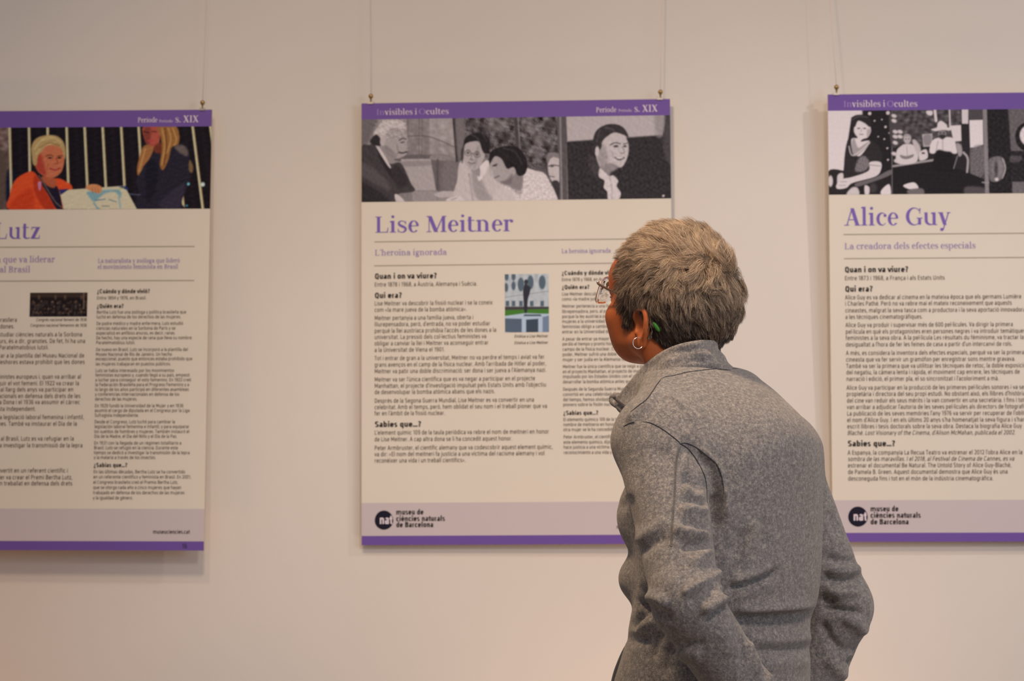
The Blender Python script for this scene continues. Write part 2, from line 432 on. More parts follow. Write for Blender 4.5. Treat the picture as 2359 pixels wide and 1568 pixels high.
        g.w = 560; B(80, 0, 80+w, SC); R(290, 480, 215, 200, w, -90, 90); B(80, SC-w*.92, 300, SC); B(80, 280, 300, 280+w*.9)
        if c == 'R': g.line(470, 0, 330, 300, w*1.2)
    elif c == 'S': g.w = 540; R(270, SC-180, 205, 188, w, 30, 270); R(270, 178, 205, 186, w, -150, 90)
    elif c == 'T': g.w = 500; B(250-h, 0, 250+h, SC); B(30, SC-w*.9, 470, SC)
    elif c == 'U': g.w = 590; B(75, 200, 75+w, SC); B(515-w, 200, 515, SC); R(295, 210, 220, 218, w, 180, 360)
    elif c == 'V': g.w = 540; g.line(270, 0, 60, SC, w*1.1); g.line(270, 0, 480, SC, w*1.1)
    elif c == '0': g.w = 520; R(260, SC/2, 200, SC/2+8, w)
    elif c == '1': g.w = 380; B(200, 0, 200+w, SC); g.line(100, 520, 210, SC, w)
    elif c == '2': g.w = 500; R(250, SC-190, 190, 198, w, -40, 170); g.line(100, 0, 395, 400, w*1.3); B(70, 0, 440, w*.9)
    elif c in '38':
        g.w = 510; a = (-90, 150) if c == '3' else (0, 360); b = (-150, 90) if c == '3' else (0, 360)
        R(255, SC-175, 180, 183, w, *a); R(255, 182, 195, 190, w, *b)
    elif c == '4': g.w = 520; B(350, 0, 350+w, SC); B(50, 150, 480, 150+w*.9); g.line(90, 180, 350, SC, w*1.1)
    elif c == '5': g.w = 500; B(90, 330, 90+w, SC); B(90, SC-w*.9, 430, SC); R(245, 205, 195, 213, w, -150, 120)
    elif c in '69':
        g.w = 510; y = 205 if c == '6' else SC-205; R(255, y, 195, 213, w); B(60, 200, 60+w, 480) if c == '6' else B(450-w, 200, 450, 480)
        R(255, SC/2, 195, SC/2+8, w, 40, 180) if c == '6' else R(255, SC/2, 195, SC/2+8, w, 220, 360)
    elif c == '7': g.w = 460; B(40, SC-w*.9, 430, SC); g.line(160, 0, 385, SC, w*1.1)
    elif c == '?': g.w = 450; R(225, 530, 165, 160, w, -80, 165); B(225-h, 190, 225+h, 400); B(225-h, 0, 225+h, w)
    elif c == '¿': g.w = 450; R(225, -30, 165, 160, w, 100, 345); B(225-h, 100, 225+h, 310); B(225-h, 400, 225+h, 400+w)
    else: g.w = 400; B(90, 0, 310, SX)
    return g
_sg = {}
def sans_mesh(text, weight=0.0, shear=0.0):
    """vertices and faces of one line; 1 unit = 1 em, as wide as its letters ask"""
    w = int(78+weight*2200)
    V_, F_, x = [], [], 0.0
    for c in text:
        k = (c, w)
        if k not in _sg: _sg[k] = sglyph(c, w)
        g = _sg[k]
        for p in g.p:
            n = len(V_); V_ += [(px+x+shear*py, py) for px, py in p]; F_.append(tuple(range(n, n+len(p))))
        x += g.w+12-(weight*1700 if c != ' ' else 0)
    return np.array(V_, float)/1000.0*1.07, F_

# ------------------------------------------------------------------ exhibition posters
W_P, H_P = 0.70, 1.00
class Poster:
    def __init__(s, pose, label):
        x, y, z, rx, ry, rz = pose
        R = np.array([[math.cos(ry), -math.sin(ry), 0], [math.sin(ry), math.cos(ry), 0], [0, 0, 1]])
        X = np.array([[1, 0, 0], [0, math.cos(rx), -math.sin(rx)], [0, math.sin(rx), math.cos(rx)]])
        Y = np.array([[math.cos(rz), 0, math.sin(rz)], [0, 1, 0], [-math.sin(rz), 0, math.cos(rz)]])
        s.R = R@X@Y; s.tl = np.array([x, y, z+0.14])
        s.base = s.tl+s.R@np.array([W_P/2, 0, -H_P])
        s.root = empty('exhibition_poster')
        mm = Matrix.Identity(4)
        for i in range(3):
            for j in range(3): mm[i][j] = s.R[i, j]
            mm[i][3] = s.base[i]
        s.root.matrix_world = mm
        tag(s.root, label, 'poster', 'purple-banded exhibition posters hanging on the wall')
        s.lay = 0
        s.names = {'purple_type': 'title_lettering', 'lilac_type': 'subtitle_lettering', 'pale_type': 'header_lettering', 'mauve_type': 'header_initials', 'body_type': 'body_lettering',
                   'rule': 'printed_rule', 'bold_type': 'heading_lettering', 'logo_black': 'logo_disc', 'number_ink': 'printed_number', 'logo_white': 'logo_lettering'}
        v, f = box((-W_P/2, 0, 0), (W_P/2, 0.005, H_P))
        o = meshobj('board', v, f, M['paper'], s.root)
        o.data.materials.append(M['edge'])
        for k, p in enumerate(o.data.polygons):
            if k not in (2,): p.material_index = 1
        s.type = {}
    def world(s, u, v): return s.tl+np.stack([u, np.zeros_like(u), -v], -1)@s.R.T
    def uv(s, px, py):
        d = ray(px, py); n = s.R[:, 1]
        t = ((s.tl-CAM)@n)/(d@n); q = (CAM+d*t-s.tl)@s.R
        return q[0], -q[2]
    def loc(s, u, v, off): return (u-W_P/2, -off, H_P-v)
    def rect(s, name, u0, v0, u1, v1, material, off=0.0003, label=None):
        P = [s.loc(u0, v1, off), s.loc(u1, v1, off), s.loc(u1, v0, off), s.loc(u0, v0, off)]
        o = meshobj(name, P, [(0, 1, 2, 3)], material, s.root)
        if label: o['label'] = label
        return o
    def flush(s, layer):
        v, f = s.type.pop(layer); o = meshobj(s.names[layer], v, f, M[layer if layer != 'logo_white' else 'pale_type'], s.root)
        if layer == 'body_type': o['kind'] = 'stuff'
    def add(s, layer, verts2, faces):
        """verts2 are (u, v) pairs"""
        L = s.type.setdefault(layer, ([], []))
        n = len(L[0]); offs = [0.0]*len(verts2)
        for j, f in enumerate(faces):
            for i in f: offs[i] = 0.0006+(j % 11)*0.000015
        L[0].extend(s.loc(a, b, o) for (a, b), o in zip(verts2, offs)); L[1].extend(tuple(i+n for i in f) for f in faces)
        if layer != 'body_type': s.flush(layer)
    def sans(s, text, x0, y, x1, cap, layer='body_type', weight=0.0, shear=0.0, right=False, cy=0.36):
        """line of sans text: starts at photo x0, its middle at photo y, ends at x1; cap = capital height in photo px"""
        u0, v0 = s.uv(x0, y); u1, _ = s.uv(x1, y)
        k = cap/1017.0/0.73
        co, faces = sans_mesh(text, weight, shear)
        if not len(co): return
        w = co[:, 0].max()
        if right: sx = k*0.86; us = u1-w*sx
        else: sx = (u1-u0)/w; us = u0
        s.add(layer, [(us+a*sx, v0-(b-cy*0.73)*k) for a, b in co], faces)
    def serif(s, text, x0, ybase, x1, cap, layer, S=96, T=26, right_scale=None, part=None):
        polys, w = serif_polys(text, S, T)
        u0, v0 = s.uv(x0, ybase); u1, _ = s.uv(x1, ybase)
        k = cap/1017.0/CAP*1000/1000
        if right_scale: sx = k*right_scale; u0 = u1-w*sx
        else: sx = (u1-u0)/(w-40)
        L = s.type.setdefault(layer, ([], []))
        for i, p in enumerate(polys):
            n = len(L[0]); off = 0.0006+(i % 9)*0.00002
            L[0].extend(s.loc(u0+a*sx, v0-b*k, off) for a, b in p)
            L[1].append(tuple(range(n, n+len(p))))
        s.flush(layer)
    def rule(s, x0, y, x1):
        u0, v = s.uv(x0, y); u1, _ = s.uv(x1, y)
        L = s.type.setdefault('rule', ([], [])); n = len(L[0]); d = 0.0009
        L[0].extend([s.loc(u0, v+d, .0006), s.loc(u1, v+d, .0006), s.loc(u1, v-d, .0006), s.loc(u0, v-d, .0006)]); L[1].append((n, n+1, n+2, n+3)); s.flush('rule')
    def bands(s, vt, vb, vg, vp):
        s.rect('header_band', 0, 0, W_P, vt, M['purple'], label='purple header band with white serif lettering')
        s.rect('footer_band', 0, vg, W_P, vp, M['grey_band'], label='pale grey footer band')
        s.rect('bottom_band', 0, vp, W_P, H_P, M['purple'], label='thin purple band along the bottom edge')
        s.vt, s.vb = vt, vb
    def photo(s, name, u0, v0, u1, v1, nu, nv, paint, origin, scale, label):
        U, V = np.meshgrid(np.linspace(u0, u1, nu+1), np.linspace(v0, v1, nv+1))
        U, V = U.ravel(), V.ravel()
        q = proj(s.world(U, V))
        X, Y = (q[:, 0]-origin[0])*scale, (q[:, 1]-origin[1])*scale
        pic = Pic(X, Y); paint(pic)
        i, j = np.meshgrid(np.arange(nu), np.arange(nv)); a = (j*(nu+1)+i).ravel()
        F = np.stack([a+nu+1, a+nu+2, a+1, a], 1)
        verts = np.stack([U-W_P/2, np.full_like(U, -0.0004), H_P-V], 1)
        o = meshobj(name, verts, F, M['photo'], s.root)
        ca = o.data.color_attributes.new('print', 'FLOAT_COLOR', 'POINT')
        c = np.clip(lin(pic.c)/PAPER_SEEN*PAPER_ALB, 0.003, 0.92)
        ca.data.foreach_set('color', np.concatenate([c, np.ones((len(c), 1))], 1).astype(np.float32).ravel())
        o['label'] = label
    def clips(s, us):
        for u in us:
            prof = [(0.0, 0.012), (0.0028, 0.0118), (0.0048, 0.0098), (0.0056, 0.0068), (0.0048, 0.0038), (0.0026, 0.0014), (0.0018, -0.002), (0.0018, -0.007), (0.0, -0.007)]
            v, f = lathe(prof[::-1], 14)
            k = meshobj('clip_knob', v, f, M['brass'], s.root, True); k.location = s.loc(u, -0.009, 0.002)
            k['label'] = 'small round brass clip knob'
            v, f = box((-0.006, -0.0035, -0.002), (0.006, 0.008, 0.0035))
            c = meshobj('clip', v, f, M['nylon_metal'], s.root); c.location = s.loc(u-0.001, 0, 0)
    def finish(s):
        for k in list(s.type): s.flush(k)
    def logo(s, cx, cy, r, xt, yt, xr):
        u, v = s.uv(cx, cy); k = r/1017.0
        pts = [(u+k*math.cos(t)*(1+.015*math.sin(3*t)), v+k*math.sin(t)*1.03) for t in np.linspace(0, 2*math.pi, 40, endpoint=False)]
        L = s.type.setdefault('logo_black', ([], [])); n = len(L[0])
        L[0].extend(s.loc(a, b, .0005) for a, b in pts); L[1].append(tuple(range(n+len(pts)-1, n-1, -1))); s.flush('logo_black')
        s.sans('nat', cx-r*.53, cy+1.0, cx+r*.93, 19.5, 'logo_white', 0.03, cy=0.40)
        for t, y, x in zip(('museu de', 'ciències naturals', 'de Barcelona'), yt, xr):
            s.sans(t, xt, y, x, 12, 'bold_type', 0.036)

class Pic:
    """soft-edged painting of a printed photograph, evaluated at the points X, Y"""
    def __init__(s, X, Y):
        s.X, s.Y = X, Y; s.c = np.zeros((len(X), 3))+120.0
    def mixin(s, idx, w, col): s.c[idx] += (np.asarray(col, float)-s.c[idx])*w[:, None]
    def fill(s, col): s.c[:] = col
    def poly(s, pts, col, soft=5, sm=True, op=1.0):
        P = catmull(pts, 5) if sm else np.asarray(pts, float)
        lo, hi = P.min(0)-soft*2, P.max(0)+soft*2
        idx = np.nonzero((s.X > lo[0]) & (s.X < hi[0]) & (s.Y > lo[1]) & (s.Y < hi[1]))[0]
        if not len(idx): return
        x, y = s.X[idx], s.Y[idx]; A = P; B = np.roll(P, -1, 0)
        d2 = np.full(len(idx), 1e18); ins = np.zeros(len(idx), bool)
        for (ax, ay), (bx, by) in zip(A, B):
            ex, ey = bx-ax, by-ay; L = ex*ex+ey*ey+1e-9
            t = np.clip(((x-ax)*ex+(y-ay)*ey)/L, 0, 1)
            d2 = np.minimum(d2, (x-ax-t*ex)**2+(y-ay-t*ey)**2)
            c = ((ay > y) != (by > y)) & (x < ex*(y-ay)/(ey if abs(ey) > 1e-9 else 1e-9)+ax)
            ins ^= c
        d = np.sqrt(d2)*np.where(ins, 1, -1)
        w = np.clip(d/soft*0.5+0.5, 0, 1); w = w*w*(3-2*w)*op
        s.mixin(idx, w, col)
    def line(s, pts, width, col, soft=4, op=1.0):
        P = catmull(pts, 5, False) if len(pts) > 2 else np.asarray(pts, float)
        lo, hi = P.min(0)-soft*2-width, P.max(0)+soft*2+width
        idx = np.nonzero((s.X > lo[0]) & (s.X < hi[0]) & (s.Y > lo[1]) & (s.Y < hi[1]))[0]
        if not len(idx): return
        x, y = s.X[idx], s.Y[idx]; d2 = np.full(len(idx), 1e18)
        for (ax, ay), (bx, by) in zip(P[:-1], P[1:]):
            ex, ey = bx-ax, by-ay; L = ex*ex+ey*ey+1e-9
            t = np.clip(((x-ax)*ex+(y-ay)*ey)/L, 0, 1)
            d2 = np.minimum(d2, (x-ax-t*ex)**2+(y-ay-t*ey)**2)
        w = np.clip((width/2-np.sqrt(d2))/soft*0.5+0.5, 0, 1); w = w*w*(3-2*w)*op
        s.mixin(idx, w, col)
    def ell(s, cx, cy, rx, ry, col, soft=5, rot=0, op=1.0):
        a = math.radians(rot); dx, dy = s.X-cx, s.Y-cy
        x = dx*math.cos(a)+dy*math.sin(a); y = -dx*math.sin(a)+dy*math.cos(a)
        r = np.sqrt((x/rx)**2+(y/ry)**2)
        w = np.clip((1-r)*min(rx, ry)/soft*0.5+0.5, 0, 1); w = w*w*(3-2*w)*op
        idx = np.nonzero(w > 0)[0]
        s.mixin(idx, w[idx], col)
    def noise(s, amp, size, x0=-1e9, x1=1e9, y0=-1e9, y1=1e9, seed=0):
        r = np.random.default_rng(seed); n = np.zeros(len(s.X))
        for k in range(14):
            a = r.uniform(0, 2*math.pi); f = r.uniform(.5, 1.6)/size
            n += np.sin((s.X*math.cos(a)+s.Y*math.sin(a))*f*6.28+r.uniform(0, 6.28)+1.5*np.sin(s.Y/size+k))
        n *= amp/3.2
        msk = (s.X > x0) & (s.X < x1) & (s.Y > y0) & (s.Y < y1)
        s.c[msk] = np.clip(s.c[msk]+n[msk, None], 5, 250)
def g(v): return (v*1.03+3, v*.935, v*.89+3)

def face(p, cx, cy, rx, ry, look=1, skin=175, dark=70, glasses=False, rot=0, hair=None):
    """small printed portrait: shaded oval with eyes, nose, mouth; look = +1 faces right, -1 left, 0 front"""
    a = math.radians(rot)
    def q(x, y): return (cx+(x*math.cos(a)-y*math.sin(a))*rx, cy+(x*math.sin(a)+y*math.cos(a))*ry)
    cs = (lambda v: g(v)) if not isinstance(skin, tuple) else (lambda v: tuple(c*v/skin[0] for c in skin))
    sv = skin if not isinstance(skin, tuple) else skin[0]
    p.poly([q(-.75, -.8), q(0, -1), q(.75, -.8), q(.92, -.1), q(.75, .5), q(.35, .95), q(-.15, 1), q(-.65, .6), q(-.92, 0)], cs(sv), 6)
    p.poly([q(-look*.95, -.6), q(-look*.45, -.5), q(-look*.35, .5), q(-look*.5, .9), q(-look*.9, .3)], cs(sv*.80), 14, op=.7)
    e = look*.28
    for sx in (-.38, .38):
        x = sx+e
        if abs(x) < .85:
            p.line([q(x-.16, -.22), q(x, -.29), q(x+.16, -.22)], 4, g(dark+10), 4, .8)
            p.ell(*q(x, -.08), rx*.13, ry*.055, g(dark-10), 4, rot)
            p.ell(*q(x, -.05), rx*.2, ry*.12, g(sv*.66) if not isinstance(skin, tuple) else cs(sv*.66), 8, rot, op=.35)
            if glasses:
                t = np.linspace(0, 2*math.pi, 13)
                p.line([q(x+.27*math.cos(k), -.05+.17*math.sin(k)) for k in t], 4, g(dark), 3, .75)
    if glasses: p.line([q(e-.12, -.08), q(e+.12, -.08)], 4, g(dark), 3, .7)
    p.line([q(e*1.1, -.1), q(e*1.4+look*.08, .22), q(e*1.1-.05, .30)], 6, cs(sv*.68), 5, .7)
    p.ell(*q(e*1.2, .34), rx*.15, ry*.045, g(dark+35), 5, rot, op=.6)
    p.line([q(e-.26, .55), q(e, .60), q(e+.26, .53)], 7, cs(sv*.45), 5, .85)
    p.line([q(e-.2, .70), q(e+.2, .70)], 8, cs(sv*.75), 7, .5)

def paint_center(p):
    # first photograph: elderly person in a dark coat before panelled stone
    p.fill(g(142))
    p.poly([(20, 230), (150, 230), (130, 330), (60, 460), (20, 470)], g(104), 20)
    p.poly([(370, 225), (540, 225), (540, 530), (330, 530), (380, 380)], g(128), 6, False)
    p.poly([(540, 225), (720, 225), (715, 435), (540, 370)], g(154), 5, False)
    p.noise(7, 60, 370, 720, 0, 540, 3)
    for x in (383, 465, 487): p.line([(x, 225), (x-3, 500)], 4, g(98), 4)
    p.line([(385, 362), (540, 366), (720, 440)], 6, g(88), 4)
    p.poly([(310, 505), (545, 500), (560, 540), (300, 545)], g(96), 6)
    p.poly([(330, 530), (550, 528), (590, 765), (360, 760)], g(160), 5, False)
    p.poly([(340, 550), (540, 545), (545, 575), (345, 585)], g(138), 10)
    p.poly([(545, 500), (640, 495), (790, 540), (760, 800), (590, 770)], g(100), 6, False)
    p.poly([(550, 505), (640, 500), (780, 540), (700, 545), (560, 535)], g(132), 5)
    p.poly([(640, 560), (750, 560), (750, 760), (640, 765)], g(112), 20)
    p.line([(600, 540), (600, 770)], 16, g(82), 8)
    p.poly([(250, 760), (600, 760), (600, 860), (250, 860)], g(124), 6, False)
    p.poly([(410, 765), (600, 765), (590, 860), (420, 860)], g(142), 8, False)
    p.poly([(575, 790), (640, 765), (770, 775), (740, 800), (620, 812)], g(170), 5)
    p.line([(290, 772), (420, 760)], 8, g(88), 5)
    # coat
    p.poly([(30, 470), (100, 425), (160, 425), (240, 560), (330, 560), (400, 700), (430, 765), (300, 790), (290, 860), (30, 860)], g(62), 6)
    p.poly([(30, 560), (120, 590), (230, 690), (250, 760), (180, 730), (30, 640)], g(80), 18)
    p.poly([(40, 700), (150, 760), (250, 840), (40, 855)], g(44), 20)
    p.poly([(150, 435), (200, 500), (250, 590), (280, 690), (240, 640), (180, 540)], g(44), 6)
    p.poly([(142, 428), (165, 430), (252, 580), (235, 580)], g(196), 4)
    p.poly([(285, 790), (320, 800), (360, 850), (300, 850)], g(190), 5)
    p.poly([(265, 600), (320, 590), (385, 700), (310, 740)], g(50), 12)
    # head
    p.poly([(190, 330), (260, 290), (350, 310), (380, 380), (385, 440), (372, 490), (330, 520), (270, 525), (215, 470), (180, 420)], g(158), 6)
    p.poly([(190, 430), (240, 440), (300, 510), (270, 525), (215, 480)], g(132), 10)
    p.poly([(165, 290), (200, 250), (270, 240), (345, 255), (368, 300), (350, 310), (270, 300), (225, 340), (200, 380), (150, 380), (130, 340)], g(186), 8)
    p.noise(12, 22, 130, 370, 240, 380, 5)
    p.poly([(112, 380), (150, 350), (180, 380), (185, 430), (140, 430), (105, 410)], g(44), 8)
    p.ell(197, 402, 20, 32, g(176), 5)
    p.line([(318, 392), (345, 378), (368, 385)], 8, g(70), 5)
    p.line([(330, 410), (352, 405)], 7, g(60), 5)
    p.line([(378, 400), (386, 445), (372, 452)], 6, g(110), 4)
    p.line([(318, 482), (345, 485), (372, 478)], 11, g(62), 5)
    p.line([(300, 430), (310, 470), (300, 500)], 6, g(126), 6)
    # second photograph: tapestry and two women leaning forward
    p.poly([(712, 225), (1492, 215), (1500, 840), (1250, 840), (1000, 640), (745, 540)], g(86), 5, False)
    p.noise(26, 70, 790, 1480, 200, 560, 8); p.noise(14, 28, 790, 1480, 200, 600, 9)
    p.line([(716, 225), (742, 545)], 16, g(52), 6)
    p.poly([(735, 235), (790, 235), (800, 420), (760, 540), (742, 440)], g(112), 14)
    p.line([(1172, 220), (1190, 500)], 26, g(68), 8); p.line([(1190, 220), (1205, 460)], 8, g(128), 5)
    for x, y, r, v in ((1010, 290, 60, 118), (920, 330, 44, 44), (1090, 370, 50, 50), (1280, 300, 50, 132), (1350, 380, 56, 120), (1420, 290, 46, 60), (1320, 480, 50, 116), (1420, 440, 34, 52), (1080, 260, 36, 130), (860, 270, 44, 60), (1240, 420, 40, 56), (1380, 560, 40, 60)):
        p.ell(x, y, r, r*.8, g(v), 30, x % 90, op=.6)
    # shirt of the first woman
    p.poly([(760, 560), (810, 530), (880, 600), (960, 540), (1010, 640), (1120, 740), (1100, 835), (740, 840), (745, 680)], g(184), 6)
    p.poly([(850, 620), (900, 640), (960, 760), (1000, 830), (900, 830), (860, 740)], g(150), 16)
    p.poly([(905, 590), (960, 540), (975, 580), (910, 690), (890, 640)], g(206), 5)
    p.poly([(840, 600), (905, 590), (905, 660)], g(140), 6)
    p.line([(830, 640), (860, 840)], 8, g(148), 8)
    face(p, 865, 500, 88, 108, -.4, 168, 55, True, 8)
    p.poly([(790, 440), (800, 380), (850, 345), (920, 340), (975, 375), (985, 440), (950, 490), (925, 460), (905, 405), (860, 400), (810, 415)], g(36), 6)
    p.line([(845, 350), (890, 375), (915, 420)], 6, g(92), 7, .7)
    p.line([(930, 345), (960, 400)], 8, g(84), 8, .6)
    p.poly([(770, 480), (795, 430), (790, 500), (780, 560)], g(60), 8)
    # second woman, face turned left and down
    p.poly([(1115, 640), (1200, 590), (1320, 615), (1390, 640), (1440, 730), (1490, 830), (1060, 838), (1100, 720)], g(200), 6)
    p.poly([(1110, 700), (1210, 640), (1215, 790), (1150, 760)], g(160), 14)
    p.noise(10, 26, 1060, 1480, 640, 840, 12)
    p.poly([(1010, 830), (1060, 740), (1130, 760), (1170, 838)], g(190), 6)
    p.poly([(1120, 640), (1220, 600), (1215, 750), (1130, 730)], g(128), 10)
    p.poly([(985, 560), (1010, 500), (1090, 520), (1180, 590), (1160, 650), (1110, 700), (1060, 705), (1020, 680), (1000, 640), (985, 610)], g(158), 6)
    p.poly([(980, 500), (1010, 460), (1090, 435), (1180, 440), (1240, 500), (1260, 570), (1240, 640), (1190, 650), (1160, 590), (1110, 600), (1070, 530), (1020, 510), (985, 560)], g(34), 6)
    p.line([(1080, 450), (1170, 480), (1220, 570)], 9, g(72), 9, .7)
    p.line([(1050, 470), (1120, 520)], 7, g(66), 8, .6)
    p.line([(1005, 580), (1035, 568)], 8, g(64), 5); p.ell(1022, 578, 12, 6, g(50), 4)
    p.poly([(985, 600), (975, 640), (1000, 650), (1010, 620)], g(172), 5)
    p.line([(1020, 668), (1050, 655)], 8, g(90), 5)
    p.poly([(1060, 700), (1110, 680), (1150, 640), (1130, 720)], g(110), 12)
    p.poly([(665, 840), (690, 812), (760, 805), (790, 825), (780, 845)], g(196), 5)
    p.line([(700, 830), (740, 815)], 4, g(120), 4)
    # partly seen face by the doorpost
    p.poly([(1395, 520), (1440, 480), (1495, 490), (1497, 840), (1470, 760), (1430, 690), (1400, 620)], g(58), 8)
    p.poly([(1410, 560), (1440, 515), (1495, 520), (1495, 700), (1445, 700), (1415, 640)], g(182), 7)
    p.line([(1415, 582), (1450, 575), (1490, 580)], 6, g(54), 4); p.ell(1440, 580, 14, 10, g(80), 5); p.line([(1425, 655), (1455, 662)], 7, g(88), 5)
    p.poly([(1400, 500), (1440, 480), (1495, 490), (1495, 525), (1440, 515), (1408, 560)], g(120), 7)
    p.poly([(1440, 700), (1490, 700), (1498, 840), (1470, 790)], g(56), 6)
    # doorpost
    p.poly([(1488, 205), (1545, 205), (1560, 850), (1497, 850)], g(84), 4, False)
    p.line([(1500, 205), (1512, 850)], 14, g(128), 5); p.line([(1552, 400), (1556, 840)], 9, g(120), 5)
    # third photograph: smiling woman against a dark wall
    p.poly([(1543, 200), (2340, 190), (2340, 860), (1560, 860)], g(48), 4, False)
    p.poly([(1543, 200), (2262, 195), (2250, 355), (1552, 402)], g(172), 5, False)
    p.poly([(2195, 200), (2268, 200), (2255, 350), (2205, 350)], g(146), 20)
    p.line([(1550, 402), (2250, 354)], 6, g(106), 5)
    p.poly([(2300, 200), (2340, 200), (2340, 560), (2280, 540), (2255, 420), (2270, 300)], g(70), 10)
    p.poly([(1720, 500), (1790, 590), (1800, 650), (1720, 620)], g(64), 24)
    p.poly([(1755, 440), (1780, 360), (1860, 320), (1950, 330), (1995, 400), (2003, 470), (1985, 540), (1950, 590), (1900, 585), (1860, 620), (1800, 600), (1760, 500)], g(182), 6)
    p.poly([(1770, 480), (1810, 420), (1850, 500), (1850, 590), (1860, 640), (1800, 610)], g(150), 16)
    p.poly([(1800, 600), (1860, 560), (1930, 590), (1870, 630), (1860, 660)], g(134), 10)
    p.poly([(1735, 430), (1760, 330), (1830, 280), (1910, 275), (1970, 305), (2003, 370), (1960, 350), (1900, 335), (1850, 360), (1810, 400), (1800, 450), (1765, 480), (1745, 470)], g(52), 6)
    p.line([(1830, 300), (1880, 310), (1900, 330)], 8, g(98), 9, .7); p.line([(1790, 320), (1770, 400)], 8, g(96), 9, .6)
    p.ell(1772, 470, 15, 34, g(188), 5)
    p.line([(1870, 425), (1905, 410), (1940, 418)], 8, g(76), 5); p.line([(1965, 420), (1992, 414)], 7, g(80), 5)
    p.ell(1910, 436, 17, 8, g(60), 4); p.ell(1975, 436, 12, 7, g(64), 4)
    p.line([(1955, 440), (1972, 480), (1945, 488)], 7, g(128), 5)
    p.line([(1905, 520), (1935, 535), (1968, 520)], 11, g(86), 5); p.line([(1912, 522), (1960, 522)], 5, g(222), 4, .8)
    p.line([(1880, 480), (1893, 520)], 7, g(148), 7, .8)
    p.poly([(1790, 600), (1820, 620), (1860, 655), (1890, 650), (1925, 690), (1915, 730), (1945, 780), (1925, 830), (1855, 830), (1845, 770), (1820, 740), (1825, 690), (1785, 660)], g(196), 5)
    p.line([(1860, 660), (1880, 740), (1880, 820)], 7, g(150), 7, .7)
    p.ell(2258, 800, 9, 9, g(180), 4)
    p.noise(4, 40, 1550, 2340, 400, 860, 2); p.noise(3, 40, seed=41)

